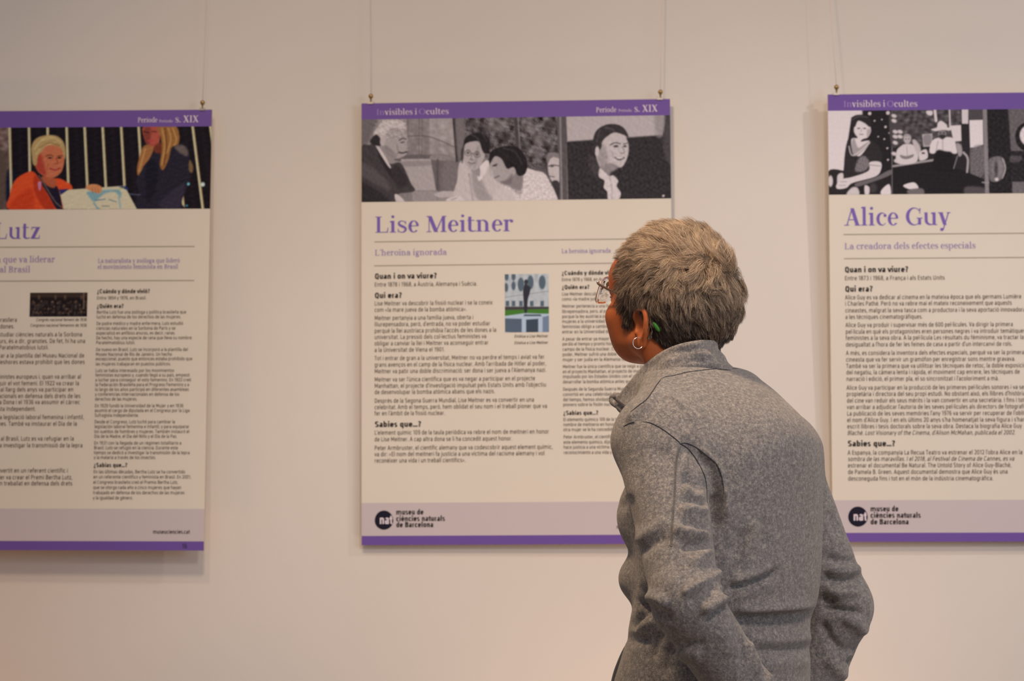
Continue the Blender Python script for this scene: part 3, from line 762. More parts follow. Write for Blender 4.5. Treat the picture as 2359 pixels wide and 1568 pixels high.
def paint_right(p):
    D, K = g(38), g(210)
    p.fill(g(40))
    p.poly([(60, 230), (400, 230), (400, 300), (290, 320), (260, 520), (225, 760), (100, 765), (60, 760)], g(206), 6, False)
    p.poly([(380, 235), (640, 235), (640, 990), (380, 990)], g(34), 10, False)
    for x, y, r in ((440, 290, 14), (590, 285, 16), (480, 350, 7), (570, 400, 10), (585, 575, 8), (555, 860, 14), (590, 670, 8), (540, 340, 6), (510, 480, 6), (560, 500, 7), (600, 450, 6)):
        p.ell(x, y, r, r, g(190), 5)
    p.poly([(100, 765), (220, 760), (250, 800), (150, 800), (135, 920), (170, 970), (100, 970)], g(40), 5)
    p.ell(118, 845, 20, 46, g(196), 5); p.poly([(175, 800), (220, 780), (220, 850), (180, 900)], g(196), 6)
    p.poly([(380, 850), (620, 850), (620, 970), (330, 970)], g(36), 8); p.poly([(400, 880), (440, 900), (430, 960), (400, 950)], g(200), 6); p.poly([(535, 920), (600, 870), (612, 965), (540, 965)], g(206), 6)
    p.ell(470, 900, 30, 40, g(60), 10)
    # seated lady
    p.poly([(255, 520), (300, 490), (430, 500), (500, 545), (540, 620), (530, 700), (480, 760), (420, 830), (250, 830), (230, 700)], g(44), 5)
    p.poly([(310, 420), (330, 350), (380, 335), (430, 370), (450, 430), (425, 485), (385, 500), (370, 520), (440, 520), (360, 640), (300, 590), (290, 500), (340, 490), (320, 460)], g(204), 5)
    p.poly([(290, 560), (310, 490), (345, 570), (400, 540), (440, 520), (420, 560), (320, 640)], g(150), 9)
    p.line([(270, 560), (305, 635), (440, 530)], 8, g(196), 5)
    p.poly([(290, 380), (300, 320), (350, 300), (420, 310), (450, 350), (440, 400), (400, 370), (345, 350), (318, 400)], g(42), 6)
    p.line([(300, 340), (350, 315), (420, 320)], 8, g(92), 6, .7)
    for x in (350, 398): p.ell(x, 412, 11, 5, g(70), 4)
    p.line([(372, 420), (368, 442)], 5, g(150), 4); p.line([(358, 462), (386, 462)], 6, g(96), 4); p.poly([(420, 420), (450, 430), (420, 485)], g(160), 10)
    p.poly([(320, 760), (350, 660), (400, 640), (440, 700), (400, 760)], g(112), 10); p.noise(14, 20, 320, 440, 640, 770, 4)
    p.poly([(440, 690), (530, 690), (530, 760), (480, 810), (300, 860), (250, 900), (180, 910), (165, 880), (210, 830), (300, 810), (430, 760)], g(200), 5)
    p.line([(440, 712), (528, 722)], 5, g(120), 4); p.line([(200, 850), (250, 850)], 4, g(130), 4); p.line([(190, 880), (240, 880)], 4, g(130), 4)
    p.poly([(330, 860), (480, 815), (600, 755), (630, 770), (600, 800), (470, 850), (340, 890)], g(100), 6)
    p.poly([(250, 960), (290, 900), (340, 900), (350, 960)], g(190), 8)
    p.line([(622, 240), (625, 965)], 9, g(100), 4)
    # saloon scene
    p.poly([(630, 240), (1250, 240), (1250, 560), (630, 560)], g(74), 4, False)
    p.noise(14, 60, 630, 1250, 240, 560, 22)
    for y in range(290, 540, 34): p.line([(640, y), (1230, y+6)], 5, g(52), 4, .7)
    p.poly([(600, 300), (660, 340), (710, 420), (700, 520), (620, 560)], g(70), 6)
    for x, y in ((640, 310), (640, 350), (650, 440), (690, 440), (650, 480), (690, 480), (650, 530), (640, 620), (660, 680)): p.ell(x, y, 22, 15, g(192), 6, 20)
    p.poly([(905, 270), (955, 270), (950, 305), (915, 300)], g(200), 5); p.line([(975, 260), (985, 350)], 22, g(200), 5); p.line([(1095, 250), (1100, 400)], 13, g(190), 4)
    p.poly([(1100, 390), (1190, 385), (1195, 515), (1130, 520)], g(202), 4, False)
    p.poly([(1195, 250), (1250, 250), (1248, 415), (1225, 410), (1225, 375), (1198, 375)], g(196), 4, False)
    p.poly([(1190, 375), (1255, 375), (1270, 780), (1200, 700)], g(40), 5, False)
    p.poly([(870, 460), (955, 455), (955, 560), (880, 565)], g(160), 4, False); p.poly([(885, 475), (940, 470), (940, 540), (890, 545)], g(130), 5)
    p.poly([(1250, 240), (1380, 240), (1380, 840), (1270, 840)], g(72), 4, False)
    p.poly([(1258, 345), (1368, 342), (1372, 545), (1300, 570), (1265, 570)], g(208), 4, False)
    p.noise(18, 24, 1270, 1380, 560, 820, 31); p.poly([(1270, 590), (1375, 560), (1380, 780), (1275, 800)], g(120), 14, op=.6)
    p.poly([(630, 730), (975, 670), (1260, 780), (1380, 830), (1380, 960), (630, 960)], g(32), 5, False)
    p.line([(635, 722), (965, 672)], 18, g(150), 6)
    p.poly([(660, 600), (700, 555), (740, 540), (800, 550), (835, 600), (820, 690), (670, 700)], g(196), 6)
    p.poly([(690, 630), (740, 640), (800, 625), (790, 650), (740, 665), (700, 655)], g(120), 6); p.line([(745, 560), (748, 640)], 5, g(150), 5)
    p.ell(748, 500, 30, 40, g(170), 6); p.poly([(712, 490), (730, 460), (770, 465), (782, 500), (770, 480), (730, 480)], g(150), 6); p.ell(738, 500, 5, 4, g(60), 3); p.ell(760, 500, 5, 4, g(60), 3)
    p.poly([(790, 520), (820, 510), (860, 580), (840, 640)], g(176), 8)
    p.poly([(850, 610), (905, 585), (915, 655), (850, 675)], g(196), 5); p.ell(880, 615, 14, 8, g(70), 4)
    p.poly([(950, 520), (1000, 490), (1120, 490), (1150, 560), (1150, 620), (1040, 600), (960, 620), (930, 600)], g(204), 6)
    p.line([(1040, 500), (1040, 590)], 6, g(150), 7); p.line([(1000, 520), (985, 600)], 6, g(150), 7)
    p.ell(1035, 460, 36, 40, g(120), 6); p.ell(1020, 450, 8, 6, g(50), 4); p.ell(1050, 450, 8, 6, g(50), 4); p.poly([(1005, 475), (1035, 462), (1068, 475), (1035, 500)], g(50), 6)
    p.poly([(945, 420), (990, 405), (1000, 365), (1030, 352), (1070, 380), (1080, 405), (1115, 400), (1100, 430), (1040, 425), (980, 435)], g(200), 5)
    p.poly([(970, 640), (1000, 590), (1060, 600), (1120, 620), (1130, 760), (970, 760)], g(30), 8)
    p.poly([(1150, 540), (1190, 550), (1200, 620), (1170, 640)], g(150), 8); p.line([(1210, 610), (1245, 660), (1240, 770)], 16, g(170), 7); p.line([(1160, 640), (1130, 740)], 8, g(130), 6)
    p.poly([(715, 880), (800, 855), (838, 890), (830, 915), (760, 910)], g(206), 5); p.poly([(750, 920), (870, 905), (880, 960), (780, 965)], g(104), 8)
    p.poly([(1230, 890), (1380, 900), (1380, 960), (1230, 960)], g(76), 14)
    p.line([(1385, 250), (1405, 960)], 34, g(128), 5); p.line([(1365, 855), (1420, 860)], 10, g(150), 5)
    # third photograph: camera lens and machine
    p.poly([(1405, 240), (1600, 240), (1610, 980), (1425, 980)], g(36), 4, False)
    p.poly([(1575, 240), (2300, 240), (2300, 600), (1600, 600)], g(96), 10, False)
    p.poly([(1600, 600), (2300, 600), (2300, 850), (1610, 850)], g(40), 8, False)
    p.poly([(1610, 850), (2300, 850), (2300, 1000), (1610, 1000)], g(104), 8, False)
    p.poly([(1415, 680), (1480, 640), (1540, 660), (1558, 740), (1530, 820), (1480, 850), (1425, 830)], g(104), 6)
    p.ell(1490, 740, 45, 75, g(130), 20, op=.8); p.ell(1478, 745, 14, 60, g(60), 10); p.ell(1482, 830, 16, 14, g(196), 7)
    p.line([(1530, 660), (1555, 740), (1530, 820)], 7, g(176), 5)
    p.ell(1740, 480, 105, 120, g(34), 6); p.ell(1760, 470, 88, 90, g(206), 6); p.poly([(1595, 640), (1680, 640), (1680, 680), (1600, 690)], g(76), 8)
    p.ell(2000, 480, 110, 120, g(34), 6); p.ell(2000, 470, 85, 88, g(190), 8)
    p.noise(5, 30, 1400, 2400, 200, 1000, 6); p.noise(2, 26, seed=43)

def paint_left(p):
    p.fill((24, 18, 24))
    # hall wall of dark slats and pale uprights
    p.poly([(-800, 280), (70, 280), (60, 900), (-800, 900)], (120, 92, 84), 10, False)
    p.noise(16, 60, -800, 60, 280, 900, 3)
    p.poly([(5, 450), (45, 500), (60, 700), (30, 880), (-20, 880), (-20, 480)], (90, 70, 62), 20)
    p.poly([(-420, 330), (-300, 310), (-220, 380), (-230, 560), (-120, 700), (-110, 900), (-560, 900), (-520, 680), (-420, 560)], (60, 50, 60), 8)
    p.ell(-330, 430, 70, 100, (170, 110, 84), 8)
    p.poly([(50, 620), (110, 620), (100, 890), (50, 890)], (20, 24, 44), 12)
    for x0, x1 in ((70, 85), (210, 222), (345, 352), (482, 500), (612, 640), (742, 775), (876, 910), (1002, 1040), (1130, 1180), (1262, 1330), (1392, 1468), (1520, 1600)):
        p.line([(x0, 280), (x1, 895)], 19, (200, 182, 142), 5)
        p.line([(x0+8, 280), (x1+8, 895)], 4, (120, 90, 60), 4)
        p.line([(x0+70, 280), (x1+74, 895)], 22, (36, 28, 36), 20, .6)
    # standing woman, right
    p.poly([(1045, 560), (1110, 450), (1180, 470), (1255, 425), (1330, 420), (1365, 480), (1380, 580), (1365, 700), (1310, 830), (1330, 900), (990, 900), (1000, 760), (985, 680)], (38, 32, 44), 6)
    p.poly([(1260, 428), (1320, 420), (1358, 460), (1350, 500), (1290, 470)], (130, 108, 96), 12, op=.7)
    p.poly([(1060, 540), (1140, 560), (1120, 760), (1060, 820)], (28, 24, 36), 12)
    p.poly([(1150, 860), (1200, 790), (1330, 700), (1310, 830), (1280, 890)], (52, 44, 58), 12)
    p.line([(940, 775), (1010, 780)], 9, (80, 80, 100), 6)
    p.poly([(1035, 290), (1150, 290), (1155, 380), (1120, 440), (1075, 430), (1045, 380)], (172, 78, 62), 6)
    p.poly([(1040, 300), (1090, 300), (1080, 420), (1050, 400)], (110, 48, 40), 12, op=.7)
    p.line([(1040, 325), (1075, 330)], 7, (60, 26, 26), 5); p.line([(1098, 322), (1128, 325)], 7, (70, 30, 30), 5)
    p.line([(1070, 388), (1110, 392)], 8, (190, 60, 70), 5)
    p.poly([(1110, 440), (1160, 400), (1180, 470), (1130, 480)], (110, 48, 34), 8)
    p.poly([(1140, 285), (1265, 285), (1295, 340), (1290, 410), (1240, 440), (1220, 520), (1180, 600), (1155, 560), (1170, 450), (1160, 360)], (150, 96, 52), 7)
    p.poly([(1030, 440), (1060, 420), (1110, 440), (1080, 520), (1040, 570), (1000, 640), (990, 590), (1010, 500)], (158, 100, 58), 7)
    for a, b, c in (((1170, 300), (1190, 420), (1170, 560)), ((1215, 300), (1235, 380), (1205, 480)), ((1250, 300), (1275, 380), (1260, 420)), ((1050, 450), (1030, 520), (1005, 610))):
        p.line([a, b, c], 9, (206, 156, 92), 7, .7)
    p.line([(1195, 300), (1205, 430), (1185, 560)], 8, (90, 48, 28), 7, .7)
    p.poly([(1370, 530), (1395, 570), (1390, 620), (1365, 600)], (120, 90, 60), 8)
    p.ell(1465, 705, 15, 15, (210, 220, 210), 8); p.ell(1362, 702, 9, 10, (120, 190, 200), 6); p.ell(1350, 858, 8, 6, (60, 150, 170), 6)
    # woman in an orange jacket, left
    p.poly([(75, 890), (72, 780), (100, 690), (150, 640), (240, 612), (310, 690), (400, 660), (470, 680), (525, 740), (440, 890)], (214, 74, 36), 6)
    p.poly([(250, 640), (300, 700), (400, 890), (330, 890), (250, 760)], (176, 52, 28), 10)
    p.poly([(80, 840), (160, 760), (230, 740), (240, 890), (85, 890)], (196, 60, 30), 18)
    p.poly([(300, 690), (390, 700), (430, 760), (450, 885), (410, 885), (350, 780)], (30, 24, 40), 6)
    p.line([(280, 640), (330, 720), (400, 830), (445, 870)], 7, (110, 92, 82), 4)
    p.poly([(275, 690), (298, 690), (292, 745), (280, 740)], (190, 120, 150), 5)
    p.poly([(300, 650), (380, 650), (410, 700), (385, 730), (330, 705)], (172, 84, 54), 8)
    p.poly([(250, 480), (280, 420), (350, 400), (430, 430), (466, 480), (462, 560), (440, 620), (390, 655), (330, 650), (275, 610), (250, 550)], (192, 104, 70), 6)
    p.poly([(245, 500), (290, 480), (320, 560), (330, 640), (270, 600)], (170, 62, 46), 14)
    p.poly([(230, 500), (228, 430), (260, 375), (330, 350), (410, 355), (460, 400), (475, 470), (468, 520), (445, 450), (400, 425), (340, 425), (300, 470), (275, 500), (265, 560), (240, 560)], (178, 142, 92), 7)
    for a, b, c in (((250, 450), (300, 390), (380, 370)), ((260, 490), (310, 430), (400, 405)), ((300, 380), (370, 360), (440, 400))):
        p.line([a, b, c], 8, (214, 182, 128), 7, .7)
    p.line([(290, 440), (360, 405), (430, 425)], 6, (112, 76, 44), 6, .7)
    p.line([(335, 500), (360, 492), (385, 500)], 6, (84, 46, 34), 5); p.line([(415, 500), (450, 498)], 6, (84, 46, 34), 5)
    p.ell(362, 513, 16, 6, (50, 26, 26), 4); p.ell(430, 513, 14, 6, (50, 26, 26), 4)
    p.line([(405, 515), (418, 550), (398, 556)], 7, (150, 66, 46), 5)
    p.line([(362, 590), (400, 600), (432, 588)], 9, (150, 44, 48), 5)
    p.line([(350, 560), (340, 600)], 6, (156, 72, 48), 6, .7)
    # framed drawing and hand
    p.poly([(430, 750), (470, 745), (900, 715), (990, 885), (460, 885)], (204, 184, 152), 5, False)
    p.poly([(425, 742), (500, 738), (440, 780)], (40, 40, 90), 5, False); p.poly([(860, 722), (915, 715), (930, 750)], (40, 44, 100), 5, False)
    p.line([(850, 750), (900, 725)], 4, (150, 180, 60), 4)
    p.poly([(630, 760), (700, 750), (860, 745), (870, 800), (830, 760), (760, 770), (720, 800), (680, 830), (640, 790)], (104, 146, 160), 10, op=.8)
    p.line([(690, 820), (760, 812)], 6, (80, 110, 130), 5); p.line([(790, 815), (840, 830)], 6, (90, 118, 134), 5)
    p.line([(680, 840), (700, 870), (720, 885)], 12, (100, 140, 156), 8, .8); p.line([(860, 800), (870, 870)], 12, (120, 156, 170), 9, .7); p.line([(740, 860), (790, 862)], 6, (120, 120, 120), 6)
    p.poly([(618, 725), (650, 705), (700, 705), (735, 725), (730, 765), (700, 768), (665, 755), (640, 745)], (202, 130, 84), 5)
    for x in (672, 694, 714): p.line([(x-6, 735), (x, 765)], 4, (140, 66, 40), 3, .8)
    p.noise(2.5, 34, seed=45)

def paint_statue(p):
    # coordinates: photograph pixels x10
    p.fill((176, 172, 170))
    p.noise(5, 200, seed=4)
    for x, y in ((1167, 636), (1183, 636), (1166, 662), (1183, 658), (1200, 655), (1222, 650), (1249, 650)):
        w, h = (8, 13) if x < 1195 else (12, 20) if x < 1240 else (13, 20)
        p.ell(x*10, y*10, w*6, h*8, (84, 92, 100), 12)
    for x in (1169, 1183, 1200, 1225, 1249): p.poly([(x*10-40, 6930), (x*10+40, 6925), (x*10+40, 7050), (x*10-40, 7050)], (84, 92, 100), 10, False)
    p.line([(11600, 6850), (12660, 6700)], 10, (120, 112, 108), 10)
    p.poly([(11600, 7060), (12680, 7060), (12680, 7140), (11600, 7150)], (70, 60, 62), 10, False)
    p.poly([(11600, 7140), (12680, 7110), (12680, 7220), (11600, 7280)], (70, 112, 44), 12, False)
    p.poly([(11600, 7280), (12100, 7210), (12680, 7230), (12680, 7700), (11600, 7700)], (172, 176, 186), 12, False)
    p.poly([(11600, 7330), (12020, 7340), (12020, 7680), (11600, 7640)], (84, 92, 104), 12, False)
    p.poly([(12120, 7360), (12400, 7340), (12400, 7700), (12120, 7700)], (62, 68, 78), 12, False)
    p.poly([(12500, 7300), (12680, 7260), (12680, 7700), (12500, 7700)], (110, 120, 136), 14, False)
    p.poly([(12080, 7240), (12450, 7240), (12480, 7280), (12060, 7280)], (70, 76, 84), 10, False)
    p.poly([(12080, 6560), (12120, 6460), (12150, 6560), (12220, 6620), (12200, 6760), (12160, 6900), (12140, 7180), (12080, 7180), (12060, 6900), (12050, 6700)], (50, 48, 54), 12)
    p.ell(12120, 6490, 45, 55, (54, 52, 56), 12)
def paint_congress(p):
    p.fill((30, 22, 24))
    p.poly([(600, 6730), (2100, 6730), (2100, 6850), (600, 6850)], (58, 42, 36), 30, False)
    r = np.random.default_rng(5)
    for k in range(110):
        x = r.uniform(700, 2010); y = r.choice([6960, 7040, 7120, 7200])+r.uniform(-25, 25)
        p.ell(x, y, 20, 24, tuple(np.array((150, 110, 84))*r.uniform(.35, .95)), 16, op=.7)
        p.ell(x, y+45, 30, 30, tuple(np.array((60, 48, 48))*r.uniform(.4, 1.2)), 18, op=.7)
    for x in (900, 1280, 1500, 1880): p.ell(x, 6850, 26, 50, (120, 90, 66), 20, op=.6)
    p.line([(1930, 6740), (1930, 7100)], 30, (110, 84, 68), 12)

def build_poster_center():
    P = Poster((-0.5466, -0.0230, 1.9767, 0.0056, -0.0066, -0.0036),
               'middle purple-banded poster with a grey group photograph, partly hidden by the person')
    P.bands(0.0372, 0.2262, 0.9060, 0.9795)
    P.photo('header_photograph', 0, P.vt, W_P, P.vb, 520, 150, paint_center, (820, 200), 3.188, 'black and white photographs of four people across the header')
    u0, v0 = P.uv(1162.8, 631.5); u1, v1 = P.uv(1264.8, 764.5)
    P.photo('small_photograph', u0, v0, u1, v1, 90, 120, paint_statue, (0, 0), 10.0, 'small colour photograph of a statue before a building')
    P.serif('In', 866.5, 265, 886, 13.3, 'mauve_type', 90, 34); P.serif('visibles i', 886, 264.7, 960.5, 13.3, 'pale_type', 104, 40)
    P.serif('O', 964, 263.6, 980.5, 13.3, 'mauve_type', 90, 34); P.serif('cultes', 981, 263.4, 1033.5, 13.3, 'pale_type', 104, 40)
    P.serif('Període', 1372.7, 258.7, 1419.7, 11.5, 'pale_type', 110, 46); P.serif('Periodo', 1424.5, 257.8, 1455, 6.5, 'pale_type', 90, 40)
    P.serif('s. XIX', 1461, 257.8, 1514.5, 16, 'pale_type', 130, 46)
    P.serif('Lise Meitner', 862.5, 535.8, 1182, 37.0, 'purple_type', 122, 32)
    P.rule(862.3, 556.9, 1505); P.rule(862, 612, 1505)
    P.serif("L'heroïna ignorada", 863, 588.6, 1029, 13.6, 'lilac_type', 112, 44)
    P.serif('La heroína ignorada', 1293.6, 583.0, 1407, 9.8, 'lilac_type', 112, 48)
    B = lambda t, y, x, X0=862.5, c=12.6: P.sans(t, X0, y, x, c, 'bold_type', 0.034)
    T = lambda t, y, x, X0=862.5, c=9.9: P.sans(t, X0, y, x, c, 'body_type', 0.006)
    B('Quan i on va viure?', 637.8, 1006); B('Qui era?', 682, 925.5); B('Sabies que...?', 978.7, 970)
    for t, y, x in (('Entre 1878 i 1968, a Àustria, Alemanya i Suècia.', 656.5, 1099), ('Lise Meitner va descobrir la fissió nuclear i se la coneix', 700, 1135),
                    ('com «la mare jueva de la bomba atòmica».', 714.7, 1075), ('Meitner pertanyia a una família jueva, oberta i', 733.5, 1090),
                    ("lliurepensadora, però, d'entrada, no va poder estudiar", 748, 1129), ("perquè la llei austríaca prohibia l'accés de les dones a la", 763, 1143),
                    ('universitat. La pressió dels col·lectius feministes va', 777.4, 1120), ('obligar a canviar la llei i Meitner va aconseguir entrar', 792, 1125),
                    ('a la Universitat de Viena el 1901.', 807, 1024), ('Tot i entrar de gran a la universitat, Meitner no va perdre el temps i aviat va fer', 826, 1254),
                    ("grans avenços en el camp de la física nuclear. Amb l'arribada de Hitler al poder,", 841, 1258),
                    ("Meitner va patir una doble discriminació: ser dona i ser jueva a l'Alemanya nazi.", 856, 1258),
                    ("Meitner va ser l'única científica que es va negar a participar en el projecte", 875, 1232.6),
                    ("Manhattan, el projecte d'investigació impulsat pels Estats Units amb l'objectiu", 889.7, 1257.7),
                    ('de desenvolupar la bomba atòmica abans que els nazis.', 904, 1140), ('Després de la Segona Guerra Mundial, Lise Meitner es va convertir en una', 924, 1230),
                    ('celebritat. Amb el temps, però, hem oblidat el seu nom i el treball pioner que va', 938.7, 1260), ("fer en l'àmbit de la fissió nuclear.", 953, 1025),
                    ("L'element químic 109 de la taula periòdica va rebre el nom de meitneri en honor", 997.4, 1264.5),
                    ("de Lise Meitner. A cap altra dona se li ha concedit aquest honor.", 1012.7, 1179.7),
                    ('Peter Armbruster, el científic alemany que va codescobrir aquest element químic,', 1032.6, 1273),
                    ('va dir: «El nom del meitneri fa justícia a una víctima del racisme alemany i vol', 1047, 1254), ('reconèixer una vida i un treball científics».', 1061.7, 1072.5)):
        T(t, y, x)
    # the Spanish column runs on behind the person
    def x0(y): return 1293.6+(y-630)/412*4.6
    for t, y, x in (('¿Cuándo y dónde vivió?', 630, 1425), ('¿Quién era?', 662.5, 1357.5), ('¿Sabías que...?', 952, 1378)): P.sans(t, x0(y), y, x, 9.5, 'bold_type', 0.03)
    for t, y, x in (('Entre 1878 y 1968, en Austria, Alemania y Suecia.', 644.7, 1488), ('Lise Meitner descubrió la fisión nuclear y se la conoce', 678, 1508), ('como «la madre judía de la bomba atómica».', 689.6, 1470),
                    ('Meitner pertenecía a una familia judía, abierta y', 706, 1484), ('librepensadora, pero, al principio, no pudo estudiar', 718, 1496), ('porque la ley austríaca prohibía el acceso de las', 729.7, 1486),
                    ('mujeres a la universidad. La presión de los colectivos', 741, 1508), ('feministas obligó a cambiar la ley y Meitner consiguió', 753, 1506), ('entrar en la Universidad de Viena en 1901.', 765, 1464),
                    ('A pesar de entrar ya mayor en la universidad, no', 781.5, 1488), ('perdió el tiempo y pronto hizo grandes avances en el', 793, 1500), ('campo de la física nuclear. Con Hitler ya en el', 805, 1484), ('poder, Meitner sufrió una doble discriminación: ser', 817, 1498),
                    ('mujer y ser judía en la Alemania nazi.', 829, 1450), ('Meitner fue la única científica que se negó a participar', 845, 1512), ('en el proyecto Manhattan, el proyecto de investigación', 856.6, 1510), ('impulsado por los Estados Unidos con el objetivo de', 868, 1502), ('desarrollar la bomba atómica antes que los nazis.', 880, 1494),
                    ('Después de la Segunda Guerra Mundial, Meitner se', 897, 1500), ('convirtió en una celebridad. Con el paso', 909, 1460), ('del tiempo, hemos olvidado su nombre y el trabajo', 921, 1496), ('pionero sobre la fisión nuclear.', 932.5, 1424),
                    ('El elemento químico 109 de la tabla periódica recibió el', 967, 1514), ('nombre de meitnerio en honor a Lise Meitner. Ninguna', 978.5, 1510), ('otra mujer se le ha concedido este honor.', 990, 1462),
                    ('Peter Armbruster, el científico alemán que descubrió', 1007, 1504), ('este elemento químico, dijo: «El nombre de meitnerio', 1019, 1506), ('hace justicia a una víctima del racismo y quiere el', 1030.5, 1496), ('reconocimiento a una vida y a un trabajo científicos».', 1042.7, 1508)):
        T(t, y, x, x0(y), 7.6)
    for t, y in (('Estàtua a Lise Meitner', 775), ('Estatua a Lise Meitner', 790)): P.sans(t, 1184.5, y, 1263, 6.8, 'body_type', 0.01, 0.2)
    P.logo(884.6, 1197.6, 21.2, 911.8, (1180.6, 1195.7, 1209.7), (975.6, 1025, 998))
    P.sans('museuciencies.cat', 1420, 1214, 1506, 9, 'bold_type', 0.02)
    P.clips((0.0215, 0.6785)); P.finish(); return P

def build_poster_right():
    P = Poster((0.5060, -0.0453, 1.9826, 0.0238, 0.0013, -0.0005),
               'rightmost poster, headed by grey photographs of a seated lady and a saloon')
    P.bands(0.0372, 0.2262, 0.9080, 0.9800)
    P.photo('header_photograph', 0, P.vt, W_P, P.vb, 520, 150, paint_right, (1880, 180), 3.564, 'black and white photographs of a seated lady, a saloon and a lens')
    P.serif('In', 1942.3, 246.5, 1962.5, 14, 'mauve_type', 90, 34); P.serif('visibles i', 1962.5, 246.4, 2039, 14, 'pale_type', 104, 40)
    P.serif('O', 2042.5, 246.2, 2059, 14, 'mauve_type', 90, 34); P.serif('cultes', 2059.5, 246.1, 2113, 14, 'pale_type', 104, 40)
    P.serif('Període', 2452, 243, 2499, 11.5, 'pale_type', 110, 46); P.serif('s. XIX', 2541, 243, 2594, 16, 'pale_type', 130, 46)
    P.serif('Alice Guy', 1943.5, 519.5, 2189, 39.5, 'purple_type', 116, 32)
    P.rule(1943, 540, 2590); P.rule(1944.5, 595.5, 2590)
    P.serif('La creadora dels efectes especials', 1945, 573.9, 2247, 14, 'lilac_type', 108, 40)
    def x0(y): return 1945.2+(y-620)/420*7.0
    for t, y, x in (('Quan i on va viure?', 622.6, 2092), ('Qui era?', 667, 2010), ('Sabies que...?', 1023, 2061.7)): P.sans(t, x0(y), y, x, 12.9, 'bold_type', 0.034)
    for t, y, x in (('Entre 1873 i 1968, a França i als Estats Units', 641.8, 2176),
        ('Alice Guy es va dedicar al cinema en la mateixa època que els germans Lumière', 686, 2352.7), ('i Charles Pathé. Però no va rebre mai el mateix reconeixement que aquests', 700.4, 2330.6),
        ('cineastes, malgrat la seva tasca com a productora i la seva aportació innovadora', 716, 2362), ('a les tècniques cinematogràfiques.', 731, 2125),
        ('Alice Guy va produir i supervisar més de 600 pel·lícules. Va dirigir la primera', 749.6, 2333), ('pel·lícula en què els protagonistes eren persones negres i va introduir temàtiques', 764.8, 2362),
        ('feministes a la seva obra. A la pel·lícula Les résultats du féminisme, va tractar la', 779.3, 2358), ("desigualtat a l'hora de fer les feines de casa a partir d'un intercanvi de rols.", 794.5, 2331.6),
        ('A més, es considera la inventora dels efectes especials, perquè va ser la primera', 814, 2359), ('cineasta que va fer servir un gramòfon per enregistrar sons mentre gravava.', 829, 2338.6),
        ('També va ser la primera que va utilitzar les tècniques de retoc, la doble exposició', 844, 2363), ('del negatiu, la càmera lenta i ràpida, el moviment cap enrere, les tècniques de', 858.5, 2349),
        ("narració i edició, el primer pla, el so sincronitzat i l'acoloriment a mà.", 873.6, 2300.6), ('Alice Guy va participar en la producció de les primeres pel·lícules sonores i va ser', 893.8, 2363),
        ("propietària i directora del seu propi estudi. No obstant això, els llibres d'història", 908.4, 2362), ('del cine van reduir els seus mèrits i la van convertir en una secretària. I fins i tot', 923.5, 2360),
        ("van arribar a adjudicar l'autoria de les seves pel·lícules als directors de fotografia.", 938.3, 2368), ("La publicació de les seves memòries l'any 1976 va servir per recuperar de l'oblit", 953.3, 2362),
        ("el nom d'Alice Guy. I en els últims 20 anys s'ha homenatjat la seva figura i s'han", 968.3, 2362), ('escrit llibres i tesis doctorals sobre la seva obra. Destaca la biografia Alice Guy', 983, 2354),
        ("Blaché. Lost Visionary of the Cinema, d'Alison McMahan, publicada el 2002.", 998, 2338.7), ("A Espanya, la companyia La Recua Teatro va estrenar el 2012 l'obra Alice en la", 1043.4, 2355),
        ('sombra de las maravillas. I el 2018, al Festival de Cinema de Cannes, es va', 1058, 2336.7), ('estrenar el documental Be Natural. The Untold Story of Alice Guy-Blaché,', 1072.8, 2329.5),
        ('de Pamela B. Green. Aquest documental demostra que Alice Guy és una', 1087.8, 2321), ('desconeguda fins i tot en el món de la indústria cinematogràfica.', 1103, 2287.6)):
        P.sans(t, x0(y), y, x, 9.9, 'body_type', 0.006, 0.2 if t.startswith(('Blaché', 'sombra')) else 0)
    P.logo(1976.4, 1189.6, 22, 2004.3, (1173, 1187.9, 1203), (2069.7, 2121, 2093))
    P.clips((0.0195, 0.6785)); P.finish(); return P

